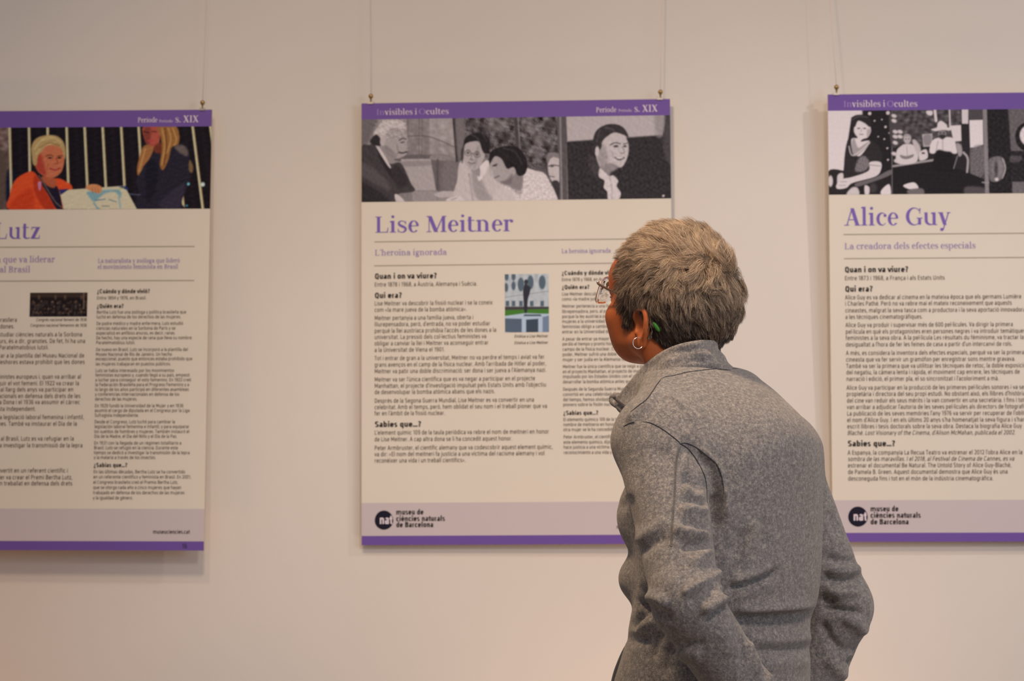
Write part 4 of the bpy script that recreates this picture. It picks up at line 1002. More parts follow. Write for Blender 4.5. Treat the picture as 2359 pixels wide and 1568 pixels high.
def build_poster_left():
    P = Poster((-1.5884, -0.0230, 1.9674, -0.0299, -0.0041, 0.0033),
               'leftmost poster, headed by a colour photograph of a woman in an orange jacket')
    P.bands(0.0388, 0.2285, 0.9075, 0.9795)
    P.photo('header_photograph', 0, P.vt, W_P, P.vb, 520, 150, paint_left, (0, 200), 3.137, 'colour photograph of two women holding a drawing')
    u0, v0 = P.uv(69.5, 674); u1, v1 = P.uv(200.5, 729)
    P.photo('small_photograph', u0, v0, u1, v1, 130, 56, paint_congress, (0, 0), 10.0, 'small dark photograph of a congress hall')
    P.serif('Invisibles i Ocultes', -190, 282, -22, 14, 'pale_type', 100, 40)
    P.serif('Període', 317, 282, 362.5, 11.5, 'pale_type', 110, 46); P.serif('Periodo', 366.6, 282, 398, 6.5, 'pale_type', 90, 40); P.serif('s. XIX', 403.5, 281.8, 457, 16, 'pale_type', 130, 46)
    P.serif('Bertha Lutz', -200, 550.8, 94, 37.5, 'purple_type', 116, 32, right_scale=1.0)
    P.rule(-194, 570, 448.5); P.rule(-194, 648, 447.5)
    P.serif('La naturalista i zoòloga que va liderar', 0, 604.3, 127, 14, 'lilac_type', 108, 40, right_scale=0.98)
    P.serif('el moviment feminista al Brasil', 0, 627.2, 70, 14, 'lilac_type', 108, 40, right_scale=0.98)
    P.serif('La naturalista y zoóloga que lideró', 225.4, 605.2, 414, 10, 'lilac_type', 112, 48)
    P.serif('el movimiento feminista en Brasil', 225, 619.2, 410, 10, 'lilac_type', 112, 48)
    for t, x, y in (('Bertha Lutz va ser una zoòloga i política brasilera', 38.8, 737.6), ('que va lluitar en defensa dels drets de les dones.', 33, 752.7), ('De pare metge i mare infermera, Lutz va estudiar ciències naturals a la Sorbona', 189, 771.4), ('de París i es va especialitzar en amfibis anurs, és a dir, granotes. De fet, hi ha una', 196, 786.5),
                    ('espècie de granota que porta el seu nom: Paratelmatobius lutzii.', 112, 801), ('De nou al Brasil, Lutz es va incorporar a la plantilla del Museu Nacional de', 194, 820), ('Rio de Janeiro. Un fet excepcional, ja que aleshores estava prohibit que les dones', 195, 834.7), ('treballessin en llocs públics.', -45, 849.5),
                    ("Lutz s'havia interessat pels moviments feministes europeus i, quan va arribar al", 186.5, 868.6), ('seu país, va començar a lluitar per aconseguir el vot femení. El 1922 va crear la', 182, 883.7), ('Federació Brasilera pel Progrés Femení i al llarg dels anys va participar en', 168.6, 898),
                    ('diferents assemblees i conferències internacionals en defensa dels drets de les', 185, 913), ('dones. El 1929 va fundar la Universitat de la Dona i el 1936 va assumir el càrrec', 184, 927), ('de diputada al Congrés per la Lliga Sufragista Independent.', 82, 942.5),
                    ('Des del Congrés, Lutz va lluitar per canviar la legislació laboral femenina i infantil,', 193, 961.6), ('i per equiparar els sous dels homes i les dones. També va instaurar el Dia de la', 177, 976.7), ('Mare, el Dia del Nen i el Dia de la Pau.', -5, 991.5),
                    ("El 1931, amb l'arribada d'un règim totalitari al Brasil, Lutz es va refugiar en la", 170, 1011), ('ciència. Durant aquest temps es va dedicar a investigar la transmissió de la lepra', 190, 1026.5), ('i la malària a través dels insectes.', -20, 1041),
                    ("En les últimes dècades, Bertha Lutz s'ha convertit en un referent científic i", 156, 1084.5), ('feminista al Brasil. El 2001, el Congrés brasiler va crear el Premi Bertha Lutz,', 166.5, 1100), ("que s'atorga cada any a cinc dones que hagin treballat en defensa dels drets", 166.5, 1114)):
        P.sans(t, 0, y, x, 9.9, 'body_type', 0.006, right=True)
    for t, y in (('Congrés nacional femení de 1936', 737), ('Congreso nacional femenino de 1936', 750)): P.sans(t, 83 if y < 740 else 69.5, y, 200, 6.8, 'body_type', 0.01, 0.2)
    def x0(y): return 223.4-(y-672)/475*9.4
    for t, y, x in (('¿Cuándo y dónde vivió?', 672, 345), ('¿Quién era?', 706, 284.5), ('¿Sabías que...?', 1072, 293)): P.sans(t, x0(y), y, x, 9.5, 'bold_type', 0.03)
    for t, y, x in (('Entre 1894 y 1976, en Brasil.', 687, 337), ('Bertha Lutz fue una zoóloga y política brasileña que', 719.6, 429), ('luchó en defensa de los derechos de las mujeres.', 730.6, 417),
        ('De padre médico y madre enfermera, Lutz estudió', 745.7, 421.6), ('ciencias naturales en la Sorbona de París y se', 756.7, 404), ('especializó en anfibios anuros, es decir, ranas.', 767.8, 404), ('De hecho, hay una especie de rana que lleva su nombre:', 778.8, 443), ('Paratelmatobius lutzii.', 789.8, 311),
        ('De nuevo en Brasil, Lutz se incorporó a la plantilla del', 805.7, 432.6), ('Museo Nacional de Río de Janeiro. Un hecho', 816.7, 396), ('excepcional, puesto que entonces estaba prohibido que', 827, 443), ('las mujeres trabajaran en puestos públicos.', 838.8, 393.5),
        ('Lutz se había interesado por los movimientos', 854, 401), ('feministas europeos y, cuando llegó a su país, empezó', 864.5, 436.7), ('a luchar para conseguir el voto femenino. En 1922 creó', 875.5, 440), ('la Federación Brasileña para el Progreso Femenino y a', 886.5, 435.5),
        ('lo largo de los años participó en diferentes asambleas', 897.5, 434.7), ('y conferencias internacionales en defensa de los', 908.6, 413), ('derechos de las mujeres.', 919.6, 316), ('En 1929 fundó la Universidad de la Mujer y en 1936', 935, 422.4),
        ('asumió el cargo de diputada en el Congreso por la Liga', 946, 436.7), ('Sufragista Independiente.', 957, 319.6), ('Desde el Congreso, Lutz luchó para cambiar la', 972, 403), ('legislación laboral femenina e infantil, y para equiparar', 983, 436),
        ('los sueldos de hombres y mujeres. También instauró el', 994.3, 436), ('Día de la Madre, el Día del Niño y el Día de la Paz.', 1005.3, 408), ('En 1931 con la llegada de un régimen totalitario a', 1020.8, 417.6), ('Brasil, Lutz se refugió en la ciencia. Durante este', 1031.8, 410),
        ('tiempo se dedicó a investigar la transmisión de la lepra', 1043, 436.7), ('y la malaria a través de los insectos.', 1054, 359), ('En las últimas décadas, Bertha Lutz se ha convertido', 1087, 426.5), ('en un referente científico y feminista en Brasil. En 2001,', 1098.8, 440),
        ('el Congreso brasileño creó el Premio Bertha Lutz,', 1111, 410), ('que se otorga cada año a cinco mujeres que hayan', 1123, 417), ('trabajado en defensa de los derechos de las mujeres', 1135, 425), ('y la igualdad de género.', 1147, 306)):
        P.sans(t, x0(y), y, x, 7.6, 'body_type', 0.006)
    P.sans('museuciencies.cat', 352, 1225.5, 437.5, 9, 'bold_type', 0.02)
    P.sans('16', 418.5, 1258.5, 431, 10.5, 'number_ink', 0.01)
    P.clips((0.0215, 0.6785)); P.finish(); return P

posters = [build_poster_left(), build_poster_center(), build_poster_right()]

def wire(P, u, dx, label, group='nylon hanging lines above the posters'):
    a = P.tl+P.R@np.array([u, -0.002, 0.004])
    k = P.tl+P.R@np.array([u, -0.002, 0.020])
    top = np.array([a[0]+dx, -0.012, 3.3])
    pts = [k+(top-k)*t+np.array([0, 0, 0]) for t in np.linspace(0, 1, 12)]
    v, f = tube([tuple(p) for p in pts], 0.00055, 6)
    o = meshobj('hanging_line', v, f, M['nylon'], None, True)
    tag(o, label, 'cord', group)
wire(posters[0], 0.6785, 0.03, 'thin nylon line rising from the brass knob of the leftmost poster')
wire(posters[0], 0.0215, -0.03, 'thin nylon line holding the far left corner of the leftmost poster')
wire(posters[1], 0.0215, -0.02, 'thin nylon line above the left brass knob of the middle poster')
wire(posters[1], 0.6785, 0.03, 'thin nylon line above the right brass knob of the middle poster')
wire(posters[2], 0.0195, -0.075, 'thin nylon line slanting up from the left knob of the rightmost poster')
wire(posters[2], 0.6785, 0.04, 'thin nylon line holding the far right corner of the rightmost poster')

# ------------------------------------------------------------------ implicit surfaces -> mesh
def grid(lo, hi, h):
    ax = [np.arange(lo[i], hi[i]+h, h, dtype=np.float32) for i in range(3)]
    return np.meshgrid(*ax, indexing='ij', sparse=True), np.array(lo, float), h
def smin(a, b, k):
    hh = np.maximum(k-np.abs(a-b), 0)/k
    return np.minimum(a, b)-hh*hh*k*0.25
def smax(a, b, k): return -smin(-a, -b, k)
def s_ell(g, c, r, R=None):
    d = [g[0]-c[0], g[1]-c[1], g[2]-c[2]]
    if R is not None: d = [R[0][i]*d[0]+R[1][i]*d[1]+R[2][i]*d[2] for i in range(3)]
    k0 = np.sqrt((d[0]/r[0])**2+(d[1]/r[1])**2+(d[2]/r[2])**2)
    k1 = np.sqrt((d[0]/r[0]**2)**2+(d[1]/r[1]**2)**2+(d[2]/r[2]**2)**2)+1e-6
    return k0*(k0-1)/k1
def s_cap(g, a, b, ra, rb):
    a = np.array(a, float); b = np.array(b, float); ab = b-a; L = ab@ab
    t = np.clip(((g[0]-a[0])*ab[0]+(g[1]-a[1])*ab[1]+(g[2]-a[2])*ab[2])/L, 0, 1)
    return np.sqrt((g[0]-a[0]-t*ab[0])**2+(g[1]-a[1]-t*ab[1])**2+(g[2]-a[2]-t*ab[2])**2)-(ra+(rb-ra)*t)
def s_rings(g, rings):
    """stack of super-elliptic sections [(z, cx, cy, rx, ry)]"""
    r = np.array(sorted(rings)); z = g[2]
    zz = np.linspace(r[0, 0], r[-1, 0], 120)
    def sp(col):
        out = catmull(np.stack([r[:, 0], r[:, col]], 1), 8, False); return np.interp(z, out[:, 0], out[:, 1]).astype(np.float32)
    cx, cy, rx, ry = [sp(i) for i in (1, 2, 3, 4)]
    dx, dy = np.abs(g[0]-cx)/rx, np.abs(g[1]-cy)/ry
    p = 2.25
    k = (dx**p+dy**p)**(1/p)
    d = (k-1)*np.minimum(rx, ry)
    cap = np.maximum(r[0, 0]-z, z-r[-1, 0])
    return smax(d, cap+0*d, 0.03)
def surface(f, lo, h):
    """surface nets: quads around the zero level of f"""
    f = np.ascontiguousarray(f, np.float32); s = f < 0
    nx, ny, nz = f.shape
    acc = np.zeros((nx-1, ny-1, nz-1, 3), np.float32); cnt = np.zeros((nx-1, ny-1, nz-1), np.float32)
    corner = lambda i, j, k: (slice(i, nx-1+i), slice(j, ny-1+j), slice(k, nz-1+k))
    for ax in range(3):
        o = [a for a in range(3) if a != ax]
        for p in (0, 1):
            for q in (0, 1):
                c0 = [0, 0, 0]; c0[o[0]] = p; c0[o[1]] = q; c1 = list(c0); c1[ax] = 1
                A, B = f[corner(*c0)], f[corner(*c1)]
                x = (A < 0) != (B < 0)
                t = np.where(x, A/np.where(x, A-B, 1), 0)
                cnt += x
                for d in range(3):
                    acc[..., d] += np.where(x, (t if d == ax else c0[d]), 0)
    act = cnt > 0
    idx = -np.ones(act.shape, np.int64); idx[act] = np.arange(act.sum())
    ijk = np.stack(np.nonzero(act), 1)
    V = (acc[act]/cnt[act][:, None]+ijk)*h+np.array(lo)
    quads = []
    for ax in range(3):
        sl0 = [slice(1, -1)]*3; sl0[ax] = slice(0, -1); sl1 = list(sl0); sl1[ax] = slice(1, None)
        A, B = s[tuple(sl0)], s[tuple(sl1)]
        e = np.stack(np.nonzero(A != B), 1); sgn = A[tuple(e.T)]
        for a in range(3):
            if a != ax: e[:, a] += 1
        o = [(ax+1) % 3, (ax+2) % 3]
        def cell(d0, d1):
            c = e.copy(); c[:, o[0]] += d0; c[:, o[1]] += d1; return idx[tuple(c.T)]
        Q = np.stack([cell(-1, -1), cell(0, -1), cell(0, 0), cell(-1, 0)], 1)
        Q[~sgn] = Q[~sgn][:, ::-1]
        quads.append(Q)
    return V, np.concatenate(quads)
def vnormals(V, Q):
    n = np.cross(V[Q[:, 2]]-V[Q[:, 0]], V[Q[:, 3]]-V[Q[:, 1]])
    N = np.zeros_like(V)
    for k in range(4): np.add.at(N, Q[:, k], n)
    return N/(np.linalg.norm(N, axis=1, keepdims=True)+1e-12)
def relax(V, Q, it=2, w=0.5):
    for _ in range(it):
        S = np.zeros_like(V); c = np.zeros(len(V))
        for k in range(4):
            np.add.at(S, Q[:, k], V[Q[:, (k+1) % 4]]+V[Q[:, k-1]]); np.add.at(c, Q[:, k], 2)
        V = V+(S/np.maximum(c, 1)[:, None]-V)*w
    return V
def largest(V, Q):
    """drop stray islands"""
    lab = np.arange(len(V))
    while True:
        m = lab[Q].min(1); new = lab.copy()
        for k in range(4): np.minimum.at(new, Q[:, k], m)
        new = new[new]
        if (new == lab).all(): break
        lab = new
    u, c = np.unique(lab[Q[:, 0]], return_counts=True)
    keep = lab == u[c.argmax()]
    remap = -np.ones(len(V), np.int64); remap[keep] = np.arange(keep.sum())
    return V[keep], remap[Q[keep[Q[:, 0]]]]
def segdist(P, poly):
    """distance of 2-D points to a polyline, and the arclength fraction"""
    A = np.asarray(poly, float); best = np.full(len(P), 1e18); fr = np.zeros(len(P)); n = len(A)-1
    for i in range(n):
        a, e = A[i], A[i+1]-A[i]
        t = np.clip(((P-a)@e)/(e@e+1e-9), 0, 1); d = ((P-a-t[:, None]*e)**2).sum(1)
        m = d < best; best[m] = d[m]; fr[m] = (i+t[m])/n
    return np.sqrt(best), fr

# ------------------------------------------------------------------ the visitor
PHI = math.radians(51.0)                     # which way the torso faces (0 = straight at the wall, positive = towards the left)
_d = ray(1660, 1189); BASE = CAM+_d*3.24; BASE[2] = 0
RB = np.array([[math.cos(PHI), -math.sin(PHI), 0], [math.sin(PHI), math.cos(PHI), 0], [0, 0, 1]])   # columns: her right, her front, up
def to_world(p): return np.asarray(p, float)@RB.T+BASE
person = empty('person', tuple(BASE)); person.rotation_euler = (0, 0, PHI)
bpy.context.view_layer.update()
tag(person, 'person seen from behind in a grey fleece jacket, short grey hair, reading the middle poster', 'person')

# materials
def skin_material():
    m = mat('skin', (0.52, 0.142, 0.044), 0.6, 0.3, noise=(60, (0.44, 0.108, 0.030), 0.35, 0.75), bump=(500, 0.15, 0.0006))
    b = m.node_tree.nodes['Principled BSDF']
    b.inputs['Subsurface Weight'].default_value = 0.15; b.inputs['Subsurface Radius'].default_value = (0.012, 0.004, 0.002); b.inputs['Subsurface Scale'].default_value = 0.5
    return m
def fleece_material():
    m = bpy.data.materials.new('grey_fleece'); m.use_nodes = True; nt = m.node_tree; b = nt.nodes['Principled BSDF']
    b.inputs['Roughness'].default_value = 0.95; b.inputs['Specular IOR Level'].default_value = 0.1
    b.inputs['Sheen Weight'].default_value = 0.35; b.inputs['Sheen Roughness'].default_value = 0.6; b.inputs['Sheen Tint'].default_value = (1, .9, .8, 1)
    tc = nt.nodes.new('ShaderNodeTexCoord')
    def noise(sc, det, ro=0.6):
        n = nt.nodes.new('ShaderNodeTexNoise'); n.inputs['Scale'].default_value = sc; n.inputs['Detail'].default_value = det; n.inputs['Roughness'].default_value = ro
        nt.links.new(tc.outputs['Object'], n.inputs['Vector']); return n
    n1, n2, n3 = noise(175, 6, .75), noise(420, 3), noise(900, 2)
    mx = nt.nodes.new('ShaderNodeMath'); mx.operation = 'ADD'
    s1 = nt.nodes.new('ShaderNodeMath'); s1.operation = 'MULTIPLY'; s1.inputs[1].default_value = 0.55
    nt.links.new(n1.outputs['Fac'], mx.inputs[0]); nt.links.new(n2.outputs['Fac'], s1.inputs[0]); nt.links.new(s1.outputs[0], mx.inputs[1])
    r = nt.nodes.new('ShaderNodeValToRGB'); e = r.color_ramp.elements
    e[0].position = 0.58; e[0].color = (0.112, 0.106, 0.111, 1); e[1].position = 0.98; e[1].color = (0.46, 0.405, 0.362, 1)
    x = r.color_ramp.elements.new(0.78); x.color = (0.235, 0.218, 0.215, 1)
    nt.links.new(mx.outputs[0], r.inputs['Fac']); nt.links.new(r.outputs['Color'], b.inputs['Base Color'])
    bp = nt.nodes.new('ShaderNodeBump'); bp.inputs['Strength'].default_value = 0.55; bp.inputs['Distance'].default_value = 0.0016
    a2 = nt.nodes.new('ShaderNodeMath'); a2.operation = 'ADD'; nt.links.new(n2.outputs['Fac'], a2.inputs[0]); nt.links.new(n3.outputs['Fac'], a2.inputs[1])
    nt.links.new(a2.outputs[0], bp.inputs['Height']); nt.links.new(bp.outputs['Normal'], b.inputs['Normal'])
    return m
M['skin'] = skin_material(); M['fleece'] = fleece_material()
M['seam'] = mat('seam_thread', (0.055, 0.055, 0.065), 0.9, 0.1)
M['stitch'] = mat('stitch_thread', (0.30, 0.28, 0.26), 0.8, 0.2)
M['shirt'] = mat('dark_navy_shirt', (0.022, 0.022, 0.032), 0.55, 0.4, bump=(300, 0.2, 0.0005))
M['trousers'] = mat('dark_trousers', (0.030, 0.030, 0.040), 0.85, 0.2, bump=(400, 0.3, 0.0005))
M['shoe'] = mat('black_leather', (0.02, 0.018, 0.016), 0.4, 0.5)
M['sole'] = mat('shoe_sole', (0.05, 0.045, 0.04), 0.8, 0.2)
M['silver'] = mat('silver', (0.85, 0.83, 0.80), 0.22, 0.5, 1.0)
M['temple'] = mat('glasses_temple', (0.16, 0.085, 0.055), 0.3, 0.5, 0.4)
M['rim'] = mat('glasses_rim', (0.62, 0.36, 0.30), 0.2, 0.6, 0.2)
M['lens'] = bpy.data.materials.new('spectacle_lens'); M['lens'].use_nodes = True
_b = M['lens'].node_tree.nodes['Principled BSDF']; _b.inputs['Transmission Weight'].default_value = 1.0; _b.inputs['Roughness'].default_value = 0.0; _b.inputs['IOR'].default_value = 1.08
_b.inputs['Base Color'].default_value = (1, 0.97, 0.95, 1)
M['green'] = mat('green_plastic', (0.06, 0.27, 0.035), 0.35, 0.5)
M['zip'] = mat('zip_teeth', (0.10, 0.09, 0.09), 0.4, 0.5, 0.6)

# ---- jacket
SL, SR = (-0.145, 0.002, 1.280), (0.165, 0.010, 1.272)
EL, ER = (-0.233, -0.110, 1.062), (0.243, -0.046, 1.040)
WL, WR = (-0.100, -0.152, 0.880), (0.215, 0.028, 0.850)
def jacket_field(g):
    torso = s_rings(g, [(0.74, 0, .010, .186, .134), (0.84, 0, .011, .170, .124), (0.90, 0, .012, .165, .119), (0.96, 0, .008, .160, .116), (1.02, 0, .002, .156, .112), (1.06, 0, -.010, .158, .114),
                        (1.12, 0, -.016, .161, .114), (1.20, 0, -.020, .163, .112), (1.27, 0, -.024, .152, .110), (1.32, 0, -.018, .125, .100), (1.36, 0, .010, .098, .085), (1.385, 0, .035, .082, .072)])
    # shoulder slopes, chest, belly
    torso = smin(torso, s_cap(g, (-.055, .035, 1.345), (-.125, .005, 1.298), .048, .055), .05)
    torso = smin(torso, s_cap(g, (.055, .03, 1.345), (.140, .0, 1.272), .050, .058), .05)
    torso = smin(torso, s_ell(g, (0, .02, 1.28), (.13, .085, .10)), .06)
    torso = smin(torso, s_ell(g, (-.070, .066, 1.180), (.064, .056, .062)), .03)
    torso = smin(torso, s_ell(g, (.070, .066, 1.180), (.064, .056, .062)), .03)
    torso = smin(torso, s_ell(g, (-.02, .070, 1.088), (.105, .070, .054)), .02)
    torso = smin(torso, s_ell(g, (0, .050, .90), (.145, .100, .11)), .04)
    la = smin(s_cap(g, SL, EL, .062, .046), s_cap(g, EL, WL, .047, .042), .015)
    ra = smin(s_cap(g, SR, ER, .058, .052), s_cap(g, ER, WR, .052, .048), .015)
    k = (0.006+0.055*np.clip((g[2]-1.20)/0.09, 0, 1)).astype(np.float32)
    arms = np.minimum(la, ra)
    return smin(torso, arms, k), torso, la, ra
h = 0.0036
g_, lo_, _ = grid((-.345, -.27, .73), (.345, .25, 1.46), h)
fj, ft, fl, fr = jacket_field(g_)
# opening for the neck, and the hem cut level
neck_hole = s_cap(g_, (0, .065, 1.335), (0, .085, 1.50), .050, .066)
fj = smax(fj, -neck_hole, .012)
fj = np.maximum(fj, .780-g_[2]+0*fj)
V, Q = surface(fj, lo_, h); V, Q = largest(V, Q)
V = relax(V, Q, 3, .5)
def sample(F, V):
    i = np.clip(((V-lo_)/h).astype(int), 0, np.array(F.shape)-2); fr_ = (V-lo_)/h-i; out = 0
    for a in (0, 1):
        for b in (0, 1):
            for c in (0, 1):
                w = np.abs(1-a-fr_[:, 0])*np.abs(1-b-fr_[:, 1])*np.abs(1-c-fr_[:, 2])
                out = out+w*F[i[:, 0]+a, i[:, 1]+b, i[:, 2]+c]
    return out
T_, L_, R_ = sample(ft, V), sample(fl, V), sample(fr, V)
region = np.argmin(np.stack([T_, L_, R_]), 0)
N = vnormals(V, Q); Wv = to_world(V); facing = -((Wv-CAM)*(N@RB.T)).sum(1)/np.linalg.norm(Wv-CAM, axis=1)
PX = proj(Wv)
vis = np.clip((facing+.15)*4, 0, 1)
ZC = lambda X, Y: (1360+X/3.37, 1120+Y/3.37)
ZB = lambda X, Y: (1360+X/3.92, 760+Y/3.92)
def fold(reg, pts, width, amp, conv=ZC, taper=True):
    """raise (amp > 0) or sink (amp < 0) the cloth along a line measured on the photograph; width in photo px, amp in mm"""
    P = [conv(*p) if conv else p for p in pts]
    if len(P) > 2: P = catmull(P, 4, False)
    d, t = segdist(PX, P)
    w = np.exp(-(d/width)**2)
    if taper: w *= np.clip(np.sin(np.pi*np.clip(t, .0, 1))*1.6+.12, 0, 1)
    w *= vis*np.isin(region, reg)
    global V
    V = V+N*(w*amp*1.7/1000.0)[:, None]
A, B, C_ = [1], [0], [2]
# near sleeve
fold(A, [(640, 330), (760, 365), (915, 385)], 13, 7); fold(A, [(700, 280), (800, 300), (915, 330)], 10, -4)
fold(A, [(690, 470), (800, 450), (925, 440)], 12, -6); fold(A, [(700, 180), (820, 170), (900, 215)], 13, 5)
fold(A, [(700, 130), (800, 120), (880, 160)], 10, -4); fold(A, [(790, 620), (870, 530), (945, 500)], 13, 4)
fold(A, [(720, 850), (800, 790), (910, 735)], 11, 5); fold(A, [(760, 900), (860, 830), (980, 750)], 12, -5)
fold(A, [(860, 975), (950, 915), (1040, 860)], 12, 8); fold(A, [(900, 1040), (980, 970), (1045, 925)], 10, -5)
fold(A, [(970, 640), (1040, 720), (1055, 800)], 12, 7); fold(A, [(350, 440), (480, 340), (620, 260)], 14, 3)
fold(A, [(380, 520), (500, 430), (600, 400)], 13, -3); fold(A, [(450, 930), (560, 1000), (640, 1040)], 12, -5)
fold(A, [(450, 870), (520, 870), (600, 930)], 14, 6); fold(A, [(480, 700), (600, 740), (700, 760)], 22, 2)
fold(A, [(660, 1270), (760, 1310), (860, 1300)], 16, 4); fold(A, [(640, 1200), (760, 1230), (900, 1210)], 12, -3)
fold(A, [(1215, 1200), (1270, 1330), (1300, 1470)], 7, 5); fold(A, [(1250, 1230), (1320, 1350), (1370, 1500)], 6, -4)
fold(A, [(1290, 1280), (1380, 1400), (1430, 1500)], 7, 5); fold(A, [(1160, 1180), (1190, 1290), (1180, 1400)], 8, -4)
fold(A, [(960, 1100), (1050, 1200), (1080, 1320)], 20, 3); fold(A, [(300, 60), (330, 200), (350, 330)], 9, -3)
fold(A, [(830, 1010), (900, 1080), (1000, 1160), (1040, 1260)], 18, -3, ZB); fold(A, [(830, 1330), (900, 1370), (990, 1470)], 12, -5, ZB)
fold(A, [(840, 1420), (930, 1460), (960, 1540)], 13, 4, ZB); fold(A, [(560, 1080), (640, 1120), (700, 1180)], 16, -2, ZB)
# back and side
fold(B, [(1060, 800), (1250, 750), (1360, 700), (1470, 650)], 9, -8); fold(B, [(1090, 750), (1240, 700), (1420, 620)], 14, 5); fold(B, [(1100, 850), (1260, 800), (1420, 720)], 14, 3)
fold(B, [(1170, 590), (1230, 450), (1270, 350), (1290, 260)], 12, 4); fold(B, [(1130, 560), (1170, 440), (1180, 330)], 16, -4); fold(B, [(1330, 480), (1350, 360), (1360, 250)], 16, -2)
fold(B, [(1110, 960), (1400, 945), (1720, 925)], 11, 6); fold(B, [(1100, 1020), (1400, 1010), (1720, 985)], 13, -5); fold(B, [(1150, 1080), (1300, 1060), (1500, 1060)], 16, -2)
fold(B, [(1200, 1180), (1450, 1200), (1730, 1170)], 18, 4); fold(B, [(1260, 1270), (1500, 1275), (1720, 1245)], 14, -4); fold(B, [(1330, 1370), (1500, 1370), (1700, 1340)], 20, 3)
fold(B, [(1040, 0), (1055, 130), (1060, 250)], 7, 4); fold(B, [(960, 60), (950, 200), (980, 330)], 14, -7)
fold(B, [(810, 1030), (900, 1035), (1000, 1090), (1100, 1175), (1165, 1265), (1200, 1400), (1215, 1568)], 6, 3.5, ZB); fold(B, [(840, 1075), (930, 1120), (1040, 1200), (1100, 1300), (1130, 1450), (1140, 1560)], 8, -4, ZB)
fold(B, [(560, 900), (700, 780), (850, 640)], 40, 3, ZB)
fold(B+A, [(1533, 880), (1520, 893), (1508, 912), (1492, 932), (1474, 946), (1455, 962)], 10, 4.5, None, False)
# front and hem in profile
fold(B, [(220, 180), (300, 90), (280, 60)], 10, -3); fold(B, [(380, 930), (420, 880), (440, 760)], 14, -5); fold(B, [(370, 950), (430, 930), (470, 960)], 12, -9)
fold(B, [(330, 1120), (380, 1010), (470, 960)], 9, -7); fold(B, [(290, 1230), (350, 1170), (480, 1210)], 14, -4); fold(B, [(330, 1150), (420, 1080), (520, 1040)], 16, 4)
fold(B, [(480, 1350), (520, 1220), (560, 1120)], 12, -3); fold(B, [(620, 1450), (600, 1330), (640, 1240)], 16, -4)
# far sleeve
fold(C_, [(1810, 560), (1950, 580), (2080, 590)], 10, -6); fold(C_, [(1830, 640), (1960, 655), (2100, 640)], 12, 5); fold(C_, [(1800, 700), (1950, 740), (2110, 700)], 10, -5)
fold(C_, [(1780, 860), (1860, 900), (1900, 860)], 12, -6); fold(C_, [(1830, 800), (1960, 830), (2100, 800)], 13, 5); fold(C_, [(1780, 960), (1900, 960), (2130, 985)], 8, -7)
fold(C_, [(1960, 1010), (2060, 1060), (2130, 1150)], 14, 5); fold(C_, [(1790, 1050), (1860, 1180), (1960, 1290)], 10, -5); fold(C_, [(1960, 1300), (2060, 1260), (2110, 1330)], 12, -4)
fold(C_, [(1840, 200), (1900, 300), (1960, 420)], 14, -3); fold(C_, [(1990, 1380), (2070, 1360), (2100, 1420)], 9, -5); fold(C_, [(1830, 1330), (1900, 1400), (1980, 1500)], 14, 4)
V = relax(V, Q, 1, .4)
# split into body panel and two sleeves along the armholes
def armhole(Vv):
    lab = np.zeros(len(Vv), int)
    zl = (Vv[:, 0] < -.118-.25*np.clip(1.27-Vv[:, 2], -.03, .2)) | (Vv[:, 2] < 1.20)
    lab[(region == 1) & zl] = 1
    near_l = (Vv[:, 2] > 1.24) & (Vv[:, 0] < -.140)
    lab[near_l & (region != 2)] = 1
    zr = (Vv[:, 0] > .118) | (Vv[:, 2] < 1.20)
    lab[(region == 2) & zr] = 2
    near_r = (Vv[:, 2] > 1.22) & (Vv[:, 0] > .138)
    lab[near_r & (region != 1)] = 2
    return lab
lab = armhole(V)
jacket = empty('jacket', parent=person)
fl_ = np.array([np.bincount(r, minlength=3).argmax() for r in lab[Q]]) if len(Q) < 1 else (np.sort(lab[Q], 1)[:, 1])
def sub(V, Q, mask):
    q = Q[mask]; u = np.unique(q); rm = -np.ones(len(V), np.int64); rm[u] = np.arange(len(u)); return V[u], rm[q]
for k, nm in ((0, 'jacket_body'), (1, 'sleeve'), (2, 'sleeve')):
    v, q = sub(V, Q, fl_ == k)
    meshobj(nm, v, q, M['fleece'], jacket, True)
jacket['label'] = 'mottled grey fleece jacket with a stand collar'
JV, JQ = V, Q

# snapping photo-measured lines onto the cloth
from mathutils.bvhtree import BVHTree
bvh = BVHTree.FromPolygons([tuple(p) for p in JV], [tuple(int(i) for i in q) for q in JQ])
def snap(px, py, tree=None, off=0.0):
    o = (CAM-BASE)@RB; d = ray(px, py)@RB; d /= np.linalg.norm(d)
    hit = (tree or bvh).ray_cast(Vector(o), Vector(d))
    if hit[0] is None: return None
    return np.array(hit[0])+np.array(hit[1])*off*(1 if Vector(d).dot(hit[1]) < 0 else -1)
def seamline(name, pts, conv, radius, material, parent=None, off=0.0003, tree=None, flat=True):
    P = catmull([conv(*p) if conv else p for p in pts], 7, False)
    W = [snap(x, y, tree, off) for x, y in P]; W = [w for w in W if w is not None]
    # drop jumps
    W2 = [W[0]]
    for w in W[1:]:
        if np.linalg.norm(w-W2[-1]) < 0.03: W2.append(w)
    R = [radius*min(1, .3+1.4*min(i, len(W2)-1-i)/len(W2)*4) for i in range(len(W2))]
    v, f = tube([tuple(w) for w in W2], R, 6)
    return meshobj(name, v, f, material, parent or jacket, True)
seamline('seam', [(300, 870), (360, 840), (400, 829)], ZB, .0006, M['seam'])
seamline('seam', [(475, 829), (540, 838), (640, 888), (740, 960), (800, 1010), (812, 1026), (880, 1070), (950, 1160), (1010, 1270), (1045, 1380), (1055, 1560)], ZB, .00075, M['seam'])
seamline('seam', [(812, 1024), (870, 1022), (960, 1062), (1060, 1140), (1130, 1200), (1165, 1262), (1190, 1340), (1210, 1480)], ZB, .0007, M['seam'])
